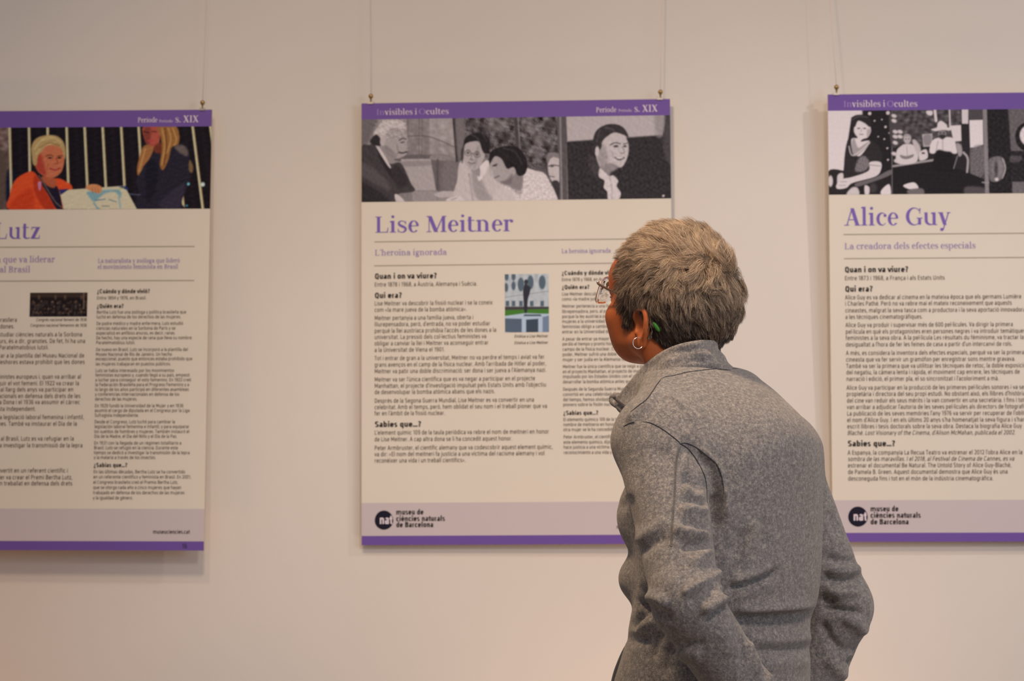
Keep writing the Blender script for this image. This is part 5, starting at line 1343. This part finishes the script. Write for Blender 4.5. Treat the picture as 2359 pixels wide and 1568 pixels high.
for dx in (-9, 9):
    seamline('stitch_line', [(806+dx, 1045), (785+dx, 1120), (768+dx, 1250), (764+dx, 1400), (752+dx, 1600), (735+dx, 1800)], ZB, .0003, M['stitch'])
for a, b in (((806, 1045), (785, 1120)), ((785, 1120), (768, 1250)), ((768, 1250), (764, 1400)), ((764, 1400), (752, 1600)), ((752, 1600), (735, 1800))): pass
def stitches():
    P = catmull([ZB(*p) for p in [(806, 1045), (785, 1120), (768, 1250), (764, 1400), (752, 1600), (735, 1800), (730, 1950)]], 16, False)
    vs, fs = [], []
    for i, (x, y) in enumerate(P):
        a, b = snap(x-2.6, y-.8, None, .0007), snap(x+2.6, y+.8, None, .0007)
        if a is None or b is None: continue
        v, f = tube([tuple(a), tuple(b)], .00035, 5); n = len(vs); vs += v; fs += [tuple(j+n for j in q) for q in f]
    o = meshobj('overlock_stitching', vs, fs, M['stitch'], jacket, True); o['kind'] = 'stuff'
stitches()

# ---- collar
CT = [(-.058, .148, 1.360), (-.062, .104, 1.397), (-.071, .074, 1.413), (-.076, .043, 1.426), (-.073, .016, 1.434), (-.055, -.002, 1.439), (-.026, -.001, 1.441), (.004, .010, 1.442), (.030, .029, 1.441), (.052, .050, 1.436), (.066, .076, 1.425), (.068, .105, 1.405), (.058, .140, 1.375)]
CB = [(-.062, .128, 1.330), (-.086, .092, 1.340), (-.097, .060, 1.360), (-.096, .034, 1.384), (-.076, .008, 1.391), (-.052, -.014, 1.396), (-.020, -.024, 1.397), (.012, -.020, 1.397), (.042, -.006, 1.395), (.074, .020, 1.388), (.092, .055, 1.368), (.085, .095, 1.340), (.062, .128, 1.322)]
ct, cb = catmull(CT, 6, False), catmull(CB, 6, False)
def collar():
    rows = 12; vs = []
    n = len(ct)
    cen = np.array([0, .07, 0])
    for side in (0, 1):
        for r in range(rows+1):
            t = r/rows
            for i in range(n):
                p = cb[i]*(1-t)+ct[i]*t; th_ = 1-(1-t)**2.0; p[:2] = (cb[i]*(1-th_)+ct[i]*th_)[:2]; back = math.exp(-((i-36)/22)**2)
                out = p-np.array([0, .07, p[2]]); out /= np.linalg.norm(out)+1e-9
                bul = .0035*back*math.exp(-((t-.50)/.13)**2)-.003*back*math.exp(-((t-.74)/.10)**2)+.001*math.sin(math.pi*t)+.0025*math.sin(i*.55+t*5)*math.sin(math.pi*t)-.006*math.sin(math.pi*min(1, t*1.3))*(i > 20 and i < 60)*.6
                p = p+out*(bul+((.0035 if side == 0 else -.0030)*(1 if t < .97 else .55) if t > .12 else -.0045*(1-t/.12) if side == 0 else -.0075))
                vs.append(p)
    fs = []
    S = (rows+1)*n
    for r in range(rows):
        for i in range(n-1):
            a = r*n+i; fs.append((a, a+1, a+n+1, a+n)); b = a+S; fs.append((b, b+n, b+n+1, b+1))
    for i in range(n-1):
        a = rows*n+i; fs.append((a, a+1, a+1+S, a+S)); b = i; fs.append((b, b+S, b+1+S, b+1))
    for r in range(rows):
        for i in (0, n-1):
            a = r*n+i; q = (a, a+n, a+n+S, a+S); fs.append(q if i == 0 else q[::-1])
    o = meshobj('collar', vs, fs, M['fleece'], jacket, True)
    return vs, fs
cv, cf = collar()
cbvh = BVHTree.FromPolygons([tuple(p) for p in cv], [tuple(f) for f in cf])
# folded front corner of the collar with its zip tape
def capsule_cloth(name, pts, rad, material, seg=14):
    P = catmull(pts, 6, False); R = np.interp(np.linspace(0, 1, len(P)), np.linspace(0, 1, len(rad)), rad)
    v, f = tube([tuple(p) for p in P], list(R), seg); return meshobj(name, v, f, material, jacket, True)
def sdepth(px, py, y, base=0):
    """point of the person frame on the photo ray at local forward coordinate y"""
    o = (CAM-BASE)@RB; d = ray(px, py)@RB
    t = (y-o[1])/d[1]; return o+d*t
tip = [sdepth(1446, 940, .128), sdepth(1437, 926, .142), sdepth(1428, 916, .152), sdepth(1418, 912, .160), sdepth(1411, 916, .166), sdepth(1409, 922, .168)]
capsule_cloth('collar_corner', tip, [.0085, .0080, .0065, .0055, .0055, .0040], M['fleece'])
tip2 = [sdepth(1448, 943, .126), sdepth(1436, 938, .140), sdepth(1424, 934, .152), sdepth(1413, 927, .162), sdepth(1408, 920, .166)]
capsule_cloth('collar_corner', tip2, [.0060, .0055, .0052, .0050, .0045], M['fleece'])
zt = [sdepth(1440, 937, .120), sdepth(1430, 929, .134), sdepth(1419, 921, .146)]
capsule_cloth('zip', [tuple(np.array(p)) for p in zt], [.0022, .0022, .0018], M['zip'], 8)
ZP = lambda x, y: (x, y)
seamline('seam', [(1524, 873), (1514, 886), (1503, 903), (1488, 922), (1472, 934), (1452, 950)], None, .00055, M['seam'], off=.0008)
# stitched seam where the collar joins the back
seamline('seam', [(1524, 873), (1533, 868), (1554, 864.5), (1579, 858), (1605, 854), (1638, 850.5), (1674, 848.5), (1699, 849)], None, .0006, M['seam'])

# ---- shirt, trousers, shoes
gs, los, hs = grid((-.24, -.2, .74), (.24, .24, 1.22), .006)
fs_ = s_rings(gs, [(.76, 0, .03, .150, .11), (.84, 0, .036, .150, .112), (.92, 0, .044, .148, .112), (.98, 0, .036, .138, .100), (1.06, 0, .0, .12, .085), (1.2, 0, 0, .11, .08)])
v, q = surface(fs_, los, hs); meshobj('shirt', relax(v, q, 2), q, M['shirt'], person, True)['label'] = 'dark navy shirt showing below the jacket front'
gt, lot, ht = grid((-.23, -.2, .03), (.23, .2, 1.0), .008)
ftr = s_rings(gt, [(.74, 0, .010, .155, .105), (.82, 0, .012, .142, .095), (.90, 0, .014, .13, .090), (.97, 0, .01, .135, .09)])
for sx in (-1, 1):
    leg = smin(s_cap(gt, (sx*.080, .004, .76), (sx*.088, .012, .46), .080, .062), s_cap(gt, (sx*.088, .012, .46), (sx*.090, -.015, .07), .062, .052), .04)
    ftr = smin(ftr, leg, .03)
ftr = np.maximum(ftr, .055-gt[2]+0*ftr)
v, q = surface(ftr, lot, ht); meshobj('trousers', relax(v, q, 2), q, M['trousers'], person, True)['label'] = 'dark trousers'
for sx in (-1, 1):
    gh, loh, hh_ = grid((-.06, -.09, -.005), (.06, .20, .10), .005)
    up = smin(s_ell(gh, (0, .075, .032), (.042, .105, .036)), s_ell(gh, (0, -.02, .045), (.036, .055, .052)), .03)
    up = smin(up, s_cap(gh, (0, -.02, .05), (0, -.02, .085), .034, .036), .02)
    fsh = np.maximum(up, .012-gh[2]+0*up)
    v, q = surface(fsh, loh, hh_); v = relax(v, q, 1)
    sh = meshobj('shoe', v, q, M['shoe'], person, True); sh.location = (sx*.09, 0, 0); sh.rotation_euler = (0, 0, -sx*.12); sh['label'] = 'black flat shoe'
    pts = [(math.cos(a)*.041*(1 if abs(math.sin(a)) < .9 else .9), math.sin(a)*.115+.055) for a in np.linspace(0, 2*math.pi, 28, endpoint=False)]
    vv = [(x, y, 0.0) for x, y in pts]+[(x, y, .016) for x, y in pts]; n = len(pts)
    ff = [tuple(range(n-1, -1, -1)), tuple(range(n, 2*n))]+[(i, (i+1) % n, n+(i+1) % n, n+i) for i in range(n)]
    meshobj('sole', vv, ff, M['sole'], sh)

# ---- hands, resting below the cuffs
def hand(w, d, nrm, thumb, curl):
    """five-fingered hand from wrist w along d; nrm = back of the hand"""
    w, d, nrm = [np.array(a, float) for a in (w, d, nrm)]; d /= np.linalg.norm(d); nrm -= d*(nrm@d); nrm /= np.linalg.norm(nrm); sd = np.cross(d, nrm)*thumb
    g = grid(w-.12, w+.20, .003)[0] if False else None
    c = w+d*.08; g, lo, hs2 = grid(c-.14, c+.14, .0032)
    f = s_cap(g, w-d*.05, w+d*.01, .026, .024)
    for k, o in enumerate((.024, .008, -.008, -.023)):
        f = smin(f, s_cap(g, w+d*.012+sd*o*.6, w+d*.082+sd*o, .014, .0115), .008)
    for k, (o, L) in enumerate(((.026, .068), (.0085, .076), (-.0085, .070), (-.025, .056))):
        p = w+d*.085+sd*o; dd2 = d+sd*o*1.2; r0 = .0088 if k < 3 else .0076
        for j, fr2 in enumerate((.45, .30, .25)):
            q = p+dd2/np.linalg.norm(dd2)*L*fr2; f = smin(f, s_cap(g, p, q, r0, r0*.92), .0035); r0 *= .92; p = q; dd2 = dd2-nrm*curl*(.45+.2*j)
    p = w+d*.022+sd*.020; t1 = p+d*.028+sd*.022-nrm*.008; t2 = t1+d*.026+sd*.008-nrm*.006
    f = smin(f, s_cap(g, p, t1, .013, .0105), .010); f = smin(f, s_cap(g, t1, t2, .0100, .0085), .004)
    v, q = surface(f, lo, hs2); v, q = largest(v, q)
    meshobj('hand', relax(v, q, 1), q, M['skin'], person, True)
hand(np.array(WL)+(.012, -.004, -.012), (.62, .03, -.60), (0, -1, 0), -1, .5)
hand(np.array(WR)+(.0, .010, -.028), (-.10, .22, -.95), (1, 0, 0), 1, .55)

# ---- head
HC = np.array([0.0, .092, 1.492]); HY = math.radians(-3.0); HP = math.radians(14.0)     # head centre, turn to the right of the torso, tilt back
cy_, sy_, cp_, sp_ = math.cos(HY), math.sin(HY), math.cos(HP), math.sin(HP)
RH = np.array([[cy_, -sy_, 0], [sy_, cy_, 0], [0, 0, 1]])@np.array([[1, 0, 0], [0, cp_, -sp_], [0, sp_, cp_]])
def h2b(p): return np.asarray(p, float)@RH.T+HC
def b2h(p): return (np.asarray(p, float)-HC)@RH
hh = 0.0019
gh, loh, _ = grid((-.105, -.125, -.215), (.105, .150, .125), hh)
def head_field(g):
    sk = s_ell(g, (0, -.009, .030), (.0745, .091, .088))
    sk = smin(sk, s_ell(g, (0, -.040, .000), (.062, .050, .060)), .03)
    f = smin(sk, s_ell(g, (0, .036, -.012), (.061, .051, .073)), .03)
    f = smin(f, s_ell(g, (0, .072, .040), (.059, .037, .045)), .02)                    # forehead
    for s in (-1, 1):
        f = smin(f, s_cap(g, (s*.054, .002, -.052), (s*.022, .044, -.070), .015, .011), .03)   # jaw
        f = smin(f, s_ell(g, (s*.044, .058, -.022), (.021, .024, .019)), .018)          # cheekbone
        f = smin(f, s_ell(g, (s*.034, .041, -.045), (.023, .029, .029)), .025)          # cheek
        f = smin(f, s_cap(g, (s*.014, .090, .018), (s*.042, .079, .016), .0085, .007), .012)  # brow
        f = smax(f, -s_ell(g, (s*.031, .098, .000), (.017, .013, .011)), .012)          # eye socket
        f = smin(f, s_ell(g, (s*.031, .0785, .001), (.0125, .0125, .0115)), .003)       # eyeball and lids
        f = smin(f, s_cap(g, (s*.020, .088, .007), (s*.043, .079, .005), .0028, .0025), .004)
    f = smin(f, s_cap(g, (0, .086, .008), (0, .112, -.032), .0075, .0115), .014)        # nose
    for s in (-1, 1):
        f = smin(f, s_ell(g, (s*.011, .100, -.036), (.0085, .011, .008)), .006)
        f = smax(f, -s_ell(g, (s*.007, .105, -.044), (.0035, .005, .004)), .003)
    f = smin(f, s_cap(g, (-.017, .073, -.049), (.017, .073, -.049), .006, .006), .010)  # lips
    f = smin(f, s_cap(g, (-.014, .072, -.057), (.014, .072, -.057), .006, .006), .008)
    f = smax(f, -s_cap(g, (-.021, .081, -.053), (.021, .081, -.053), .0016, .0016), .004)
    f = smin(f, s_ell(g, (0, .050, -.071), (.020, .016, .014)), .016)                   # chin
    return f
fh = head_field(gh)
# neck, slanting from the collar up into the skull (in head coordinates)
nb, nt_ = b2h((0, .052, 1.335)), np.array([0, -.026, -.045])
fh = smin(fh, s_cap(gh, nb, nt_, .057, .048), .025)
th = b2h((0, .058, 1.375)); fh = smin(fh, s_cap(gh, th, (0, .004, -.062), .028, .018), .02)    # throat
mu = b2h((-.045, .070, 1.36)); fh = smin(fh, s_cap(gh, mu, (-.058, -.018, -.045), .014, .014), .022)  # neck muscle behind the ear
mu = b2h((.045, .070, 1.36)); fh = smin(fh, s_cap(gh, mu, (.058, -.018, -.045), .014, .014), .022)
def ear(g, s):
    """auricle: rim, inner fold, hollow and lobe"""
    c = np.array([s*.0765, -.019, -.026])
    a = math.radians(8)*s; t = math.radians(-12)
    Rz = np.array([[math.cos(a), -math.sin(a), 0], [math.sin(a), math.cos(a), 0], [0, 0, 1]]); Rx = np.array([[1, 0, 0], [0, math.cos(t), -math.sin(t)], [0, math.sin(t), math.cos(t)]])
    R = Rz@Rx
    T = lambda p: tuple(c+R@(np.array(p)*np.array([s, 1.0, .86])))
    f = s_ell(g, T((.000, 0, .000)), (.0045, .016, .024), R)
    rim = [(-.004, .012, .004), (.003, .014, .016), (.006, .008, .027), (.008, -.004, .031), (.009, -.014, .023), (.009, -.017, .008), (.007, -.014, -.008), (.004, -.008, -.020)]
    P = catmull(rim, 3, False)
    for p0, p1 in zip(P[:-1], P[1:]): f = smin(f, s_cap(g, T(p0), T(p1), .0030, .0030), .0035)
    f = smin(f, s_ell(g, T((.001, -.001, -.027)), (.0048, .0085, .0105), R), .007)       # lobe
    f = smax(f, -s_ell(g, T((.0095, .002, .000)), (.0095, .0095, .0130), R), .005)        # concha
    f = smax(f, -s_ell(g, T((.008, .000, .017)), (.0050, .0075, .0080), R), .004)
    f = smin(f, s_cap(g, T((-.002, .013, -.004)), T((.003, .011, -.010)), .0035, .0030), .004)  # tragus
    return f
for s in (-1, 1): fh = smin(fh, ear(gh, s), .005)
fh = np.maximum(fh, -.208-gh[2]+0*fh)
V, Q = surface(fh, loh, hh); V, Q = largest(V, Q); V = relax(V, Q, 1, .45)
HV, HQ = V, Q
body = meshobj('body', h2b(V), Q, M['skin'], person, True); body['label'] = 'head and neck with tanned skin'
HN = vnormals(V, Q)

# ---- hair
def hairline(p):
    """> 0 where hair grows, in head coordinates"""
    x, y, z = p[:, 0], p[:, 1], p[:, 2]; ax = np.abs(x)
    front = 0.055+0.018*(1-(ax/.07)**2)-y                       # behind the forehead line
    # side boundary height as a function of y
    ys = np.array([-.12, -.066, -.051, -.032, -.022, -.010, .000, .010, .018, .026, .036, .046, .060, .075])
    zs = np.array([-.100, -.088, -.054, -.040, -.014, .000, .004, -.030, -.042, -.020, .004, .020, .040, .060])
    zb = np.interp(y, ys, zs)
    edge = np.where(ax > .030, z-zb, np.where(y < 0, z+.100, z-.060))
    topf = np.where(z > .045, (0.066-.012*(ax/.06)**2)-y, np.where(y > 0.02, .045-.010*np.clip((.03-z)/.05, 0, 1)-y, .03))
    return np.minimum(np.minimum(edge, topf), np.where(z < -.046, -.020-y, 1.0))
msk = hairline(V)
# scalp cap: the skin surface swollen outward
amt = np.clip(msk/.016, 0, 1); amt = amt*amt*(3-2*amt)
zf = np.clip((V[:, 2]+.085)/.10, 0.25, 1)
earm = (np.abs(V[:, 0]) > .080) & (V[:, 2] < .030) & (V[:, 1] > -.045) & (V[:, 1] < .02)
keepv = (msk > .000) & ~earm
capq = keepv[Q].all(1)
thick = (.0015+.0045*zf)*amt
cvv, cqq = sub(V+HN*thick[:, None], Q, capq)
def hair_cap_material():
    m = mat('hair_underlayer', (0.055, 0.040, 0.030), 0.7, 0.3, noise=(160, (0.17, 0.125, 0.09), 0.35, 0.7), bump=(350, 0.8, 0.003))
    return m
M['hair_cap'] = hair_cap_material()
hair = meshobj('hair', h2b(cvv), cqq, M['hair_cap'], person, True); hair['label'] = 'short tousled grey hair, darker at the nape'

def hair_material():
    m = bpy.data.materials.new('grey_hair'); m.use_nodes = True; nt = m.node_tree
    b = nt.nodes['Principled BSDF']; b.inputs['Roughness'].default_value = 0.38; b.inputs['Specular IOR Level'].default_value = 0.6
    at = nt.nodes.new('ShaderNodeAttribute'); at.attribute_name = 'shade'
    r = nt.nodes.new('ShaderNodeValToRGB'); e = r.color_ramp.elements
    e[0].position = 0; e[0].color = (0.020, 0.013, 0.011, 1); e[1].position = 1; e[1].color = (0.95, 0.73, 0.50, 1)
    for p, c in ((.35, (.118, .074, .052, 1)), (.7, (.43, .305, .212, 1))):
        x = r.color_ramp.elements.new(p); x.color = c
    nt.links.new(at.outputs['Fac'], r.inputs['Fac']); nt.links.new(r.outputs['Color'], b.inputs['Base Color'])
    return m
M['hair'] = hair_material()
def strands(n=60000, pts=10):
    fm = capq & (msk[Q].min(1) > .001)
    q = Q[fm]; P4 = V[q]; ar = np.linalg.norm(np.cross(P4[:, 2]-P4[:, 0], P4[:, 3]-P4[:, 1]), axis=1)
    f = rng.choice(len(q), n, p=ar/ar.sum())
    a, b = rng.random((2, n, 1)); root = (P4[f, 0]*(1-a)*(1-b)+P4[f, 1]*a*(1-b)+P4[f, 2]*a*b+P4[f, 3]*(1-a)*b)
    nn = HN[q[f]].mean(1); nn /= np.linalg.norm(nn, axis=1, keepdims=True)
    mk = hairline(root)
    whorl = np.array([.018, -.082, .070])
    d = root-whorl; dist = np.linalg.norm(d, axis=1, keepdims=True); d /= dist
    swirl = np.cross(nn, d)*np.exp(-(dist/.04)**2)*.9
    down = np.array([0, -.15, -1.0])
    top = np.clip((root[:, 2:3]-.03)/.06, 0, 1)
    t = d*(.55+.4*top)+swirl+down*(1-top)*.75+np.array([0, .35, 0])*top
    def fld(p, s, k):
        r = np.random.default_rng(k); o = np.zeros((len(p), 3))
        for i in range(6):
            w = r.normal(size=3)*s; ph = r.uniform(0, 6.28, 3); o += np.sin((p@w)[:, None]+ph)*r.normal(size=3)
        return o/2.4
    t = t+.62*fld(root, 75, 1)+.55*fld(root, 190, 2)
    t -= nn*(t*nn).sum(1, keepdims=True); t /= np.linalg.norm(t, axis=1, keepdims=True)
    nape = np.clip((root[:, 2:3]+.070)/.10, 0, 1)
    L = (.005+.028*nape*(.75+.25*top))*rng.uniform(.7, 1.15, (n, 1))*np.clip(mk[:, None]/.014+.25, .25, 1)
    lift = (.60+.20*top-.34*np.clip((-root[:, 1:2]-.005)/.05, 0, 1)*top)*(.35+.65*nape)*rng.uniform(.75, 1.25, (n, 1))*np.clip(mk[:, None]/.012, .25, 1)
    curl = 1.5*fld(root, 110, 3); curl -= nn*(curl*nn).sum(1, keepdims=True)
    jit = rng.normal(size=(n, 3))*.18
    out = np.zeros((n, pts, 3)); p = root+nn*(.0025*np.clip((root[:, 2:3]+.085)/.10, 0, 1)*np.clip(mk[:, None]/.016, 0, 1)); out[:, 0] = p-nn*.001
    for k in range(1, pts):
        s = k/(pts-1)
        dirn = nn*(lift*(1.25-1.05*s))+t*(.45+.85*s)+curl*(.35+.55*np.sin(s*5.0))*s+jit*s*.35
        dirn /= np.linalg.norm(dirn, axis=1, keepdims=True)
        p = p+dirn*L/(pts-1)*1.15
        out[:, k] = p
    # gather into locks
    m = max(1, n//34); lead = rng.choice(n, m, False)
    from mathutils.kdtree import KDTree
    kd = KDTree(m)
    for i, l in enumerate(lead): kd.insert(root[l], i)
    kd.balance()
    near = np.array([lead[kd.find(r)[1]] for r in root])
    w = (np.linspace(0, 1, pts)**1.4*.50)[None, :, None]
    rel = out[near]-out[near][:, :1]
    out = out*(1-w)+(out[near]+(root-root[near])[:, None]*.45)*w
    lock = rng.random(n)[near]
    # each hair has its own slight wave
    ax1 = np.cross(t, nn); ax1 /= np.linalg.norm(ax1, axis=1, keepdims=True)
    ph, wv = rng.uniform(0, 6.28, (n, 1)), rng.uniform(3.0, 8.0, (n, 1)); ampw = np.abs(rng.normal(size=(n, 1)))*.0011*(.3+.7*nape)
    for k in range(1, pts):
        q_ = k/(pts-1); out[:, k] += (ax1*np.sin(ph+wv*q_)+nn*.6*np.sin(ph*2+wv*.8*q_))*ampw*min(1, q_*2.2)
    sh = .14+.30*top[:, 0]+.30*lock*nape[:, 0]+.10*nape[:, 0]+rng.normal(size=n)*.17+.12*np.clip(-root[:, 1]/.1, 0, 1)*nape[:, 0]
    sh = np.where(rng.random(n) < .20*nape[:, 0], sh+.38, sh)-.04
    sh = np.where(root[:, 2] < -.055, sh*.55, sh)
    return h2b(out.reshape(-1, 3)).reshape(n, pts, 3), np.clip(sh, 0, 1)
hp, hs_ = strands()
hc = bpy.data.hair_curves.new('hair_strands')
hc.add_curves([hp.shape[1]]*hp.shape[0])
hc.attributes['position'].data.foreach_set('vector', hp.reshape(-1).astype(np.float32))
ra = hc.attributes.get('radius') or hc.attributes.new('radius', 'FLOAT', 'POINT')
ra.data.foreach_set('value', (np.tile(np.array([1, 1, 1, 1, 1, .95, .9, .8, .6, .35]), hp.shape[0])*.00012).astype(np.float32))
sa = hc.attributes.new('shade', 'FLOAT', 'CURVE'); sa.data.foreach_set('value', hs_.astype(np.float32))
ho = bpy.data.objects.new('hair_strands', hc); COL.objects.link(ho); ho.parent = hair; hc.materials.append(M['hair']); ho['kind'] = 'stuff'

# ---- features of the face
M['eye_white'] = mat('eye_white', (0.75, 0.70, 0.65), 0.2, 0.5)
M['iris'] = mat('iris', (0.05, 0.03, 0.02), 0.15, 0.6)
M['lip'] = mat('lip', (0.42, 0.085, 0.05), 0.5, 0.4)
M['brow'] = mat('eyebrow', (0.10, 0.07, 0.05), 0.9, 0.1)
def ball(r, n=14):
    return lathe([(r*math.sin(math.pi*k/n), -r*math.cos(math.pi*k/n)) for k in range(n+1)], 18)
for sx in (-1, 1):
    v, f = ball(.0120); c = np.array([sx*.031, .0792, .001])
    e_ = meshobj('eye', h2b(np.array([(x, y, z) for x, y, z in v])*[1, 1, .72]+c), f, M['eye_white'], person, True)
    v, f = lathe([(0, .0004), (.0030, .0002), (.0048, -.0006), (.0052, -.0016)][::-1], 16)
    q_ = np.array([(x, z, y) for x, y, z in v])+c+[0, .0118, 0]
    meshobj('iris', h2b(q_), [tuple(reversed(t_)) for t_ in f], M['iris'], e_, True)
    v, f = tube([tuple(p) for p in catmull([(sx*.014, .1065, .0195), (sx*.026, .1055, .0235), (sx*.038, .1005, .0225), (sx*.048, .0925, .0165)], 4, False)], [.0015]+[.0026]*9+[.0016]*2+[.0010], 8)
    meshobj('eyebrow', h2b(np.array([tuple(p) for p in v])), f, M['brow'], person, True)
for z_, rr in ((-.0505, .0030), (-.0560, .0036)):
    v, f = tube([tuple(p) for p in catmull([(-.019, .0735, -.0530), (-.010, .0790, z_+.0006), (0, .0805, z_), (.010, .0790, z_+.0006), (.019, .0735, -.0530)], 4, False)], [.0008]+[rr*.7]*3+[rr]*9+[rr*.7]*3+[.0008], 8)
    meshobj('lip', h2b(np.array([tuple(p) for p in v])), f, M['lip'], person, True)

# ---- glasses (their own thing, resting on nose and ears)
def headobj_matrix():
    Rw = RB@RH; o = to_world(HC); m_ = Matrix.Identity(4)
    for i in range(3):
        for j in range(3): m_[i][j] = Rw[i, j]
        m_[i][3] = o[i]
    return m_
gl = empty('eyeglasses'); gl.matrix_world = headobj_matrix()@Matrix.Translation((0, .010, .000))@Matrix.Rotation(math.radians(9), 4, 'X')
tag(gl, 'thin-rimmed eyeglasses with clear lenses and slim brown temples on the person\'s face', 'glasses')
for s in (-1, 1):
    cx_, cz_ = s*.0335, -.004
    pts = []
    for a in np.linspace(0, 2*math.pi, 40, endpoint=False):
        ca, sa_ = math.cos(a), math.sin(a); rx, rz = .0265, .0215
        x = cx_+rx*np.sign(ca)*abs(ca)**.85; z = cz_+rz*np.sign(sa_)*abs(sa_)**.85-.002*(sa_ < 0)*abs(ca)
        yb = .1060-abs(x)*.20-max(0, abs(x)-.045)*.3
        pts.append((x, yb, z))
    v, f = tube(pts, .00075, 8, True); meshobj('rim', v, f, M['rim'], gl, True)
    P = np.array(pts); c = P.mean(0)+np.array([0, .0022, 0]); rings_ = [c]
    vv, ff = [tuple(c)], []
    for r in (.35, .7, 1.0):
        for p in P: vv.append(tuple(c*(1-r)+p*r+np.array([0, .0022*(1-r*r), 0])))
    n = len(P)
    for i in range(n): ff.append((0, 1+i, 1+(i+1) % n))
    for k in range(2):
        for i in range(n): ff.append((1+k*n+i, 1+(k+1)*n+i, 1+(k+1)*n+(i+1) % n, 1+k*n+(i+1) % n))
    nv = len(vv); vv += [(x, y-.0016, z) for x, y, z in vv]; ff += [tuple(j+nv for j in reversed(q)) for q in ff]
    base = 1+2*n
    for i in range(n): ff.append((base+i, base+nv+i, base+nv+(i+1) % n, base+(i+1) % n))
    meshobj('lens', vv, ff, M['lens'], gl, True)['label'] = 'clear lens'
    hx = s*.0640
    tp = catmull([(s*.0600, .0925, .008), (hx, .0905, .0085), (s*.0720, .078, .0085), (s*.0765, .045, .009), (s*.0790, .010, .0105), (s*.0800, -.010, .010), (s*.0790, -.028, -.002), (s*.0760, -.038, -.020)], 4, False)
    v, f = tube([tuple(p) for p in tp], [.0014]+[.0019]*(len(tp)-2)+[.0012], 8)
    v = [(x, y, z) for x, y, z in v]
    meshobj('temple', v, f, M['temple'], gl, True)['label'] = 'slim brown temple'
    v, f = lathe([(0, -.002), (.0022, -.0018), (.0024, 0), (.0022, .0018), (0, .002)], 10)
    hg = meshobj('hinge', v, f, M['silver'], gl, True); hg.location = (s*.0615, .0925, .0085); hg['label'] = 'bright metal hinge'
    v, f = lathe([(0, -.001), (.0032, -.0008), (.0036, .0002), (.003, .001), (0, .0012)], 10)
    npd = meshobj('nose_pad', v, f, M['rim'], gl, True); npd.location = (s*.0095, .0965, -.006); npd.rotation_euler = (math.pi/2, 0, s*.7)
v, f = tube([tuple(p) for p in catmull([(-.0085, .1035, .002), (0, .1075, .005), (.0085, .1035, .002)], 5, False)], .001, 8)
meshobj('bridge', v, f, M['rim'], gl, True)

# ---- hoop earring through the near lobe
lobe = h2b((-.0815, -.016, -.053))
ec = to_world(lobe)
dd = ray(1470, 790); tt = ((ec-CAM)@dd)/(dd@dd); ec = CAM+dd*(tt*.9968)
ring_ = []
side = RB@RH@np.array([-.35, 0.93, 0]); side[2] = 0; side /= np.linalg.norm(side)
side = RGT*.96+FWD*.28; side[2] = 0; side /= np.linalg.norm(side)
for a in np.linspace(0, 2*math.pi, 40, endpoint=False): ring_.append(tuple(side*.0083*math.cos(a)+np.array([0, 0, 1])*.0083*math.sin(a)))
v, f = tube(ring_, .00062, 8, True)
er = meshobj('hoop_earring', v, f, M['silver'], None, True); er.location = tuple(ec)
tag(er, 'small silver hoop earring hanging from the left earlobe', 'earring')

# ---- green clip in the hair behind the ear
hbvh = BVHTree.FromPolygons([tuple(p) for p in h2b(cvv)], [tuple(int(i) for i in q) for q in cqq])
gp = snap(1518, 749, hbvh, .0070)
if gp is not None:
    v, f = lathe([(0, -.0085), (.0020, -.0075), (.0030, -.004), (.0034, .001), (.0028, .0055), (.0014, .0082), (0, .0088)], 12)
    gc = meshobj('hair_clip', v, f, M['green'], None, True); gc.location = tuple(to_world(gp))
    q_ = (UPV*.82-RGT*.57); gc.rotation_euler = Vector(q_).to_track_quat('Z', 'Y').to_euler()
    tag(gc, 'small green plastic clip tucked in the hair behind the ear', 'hair clip')
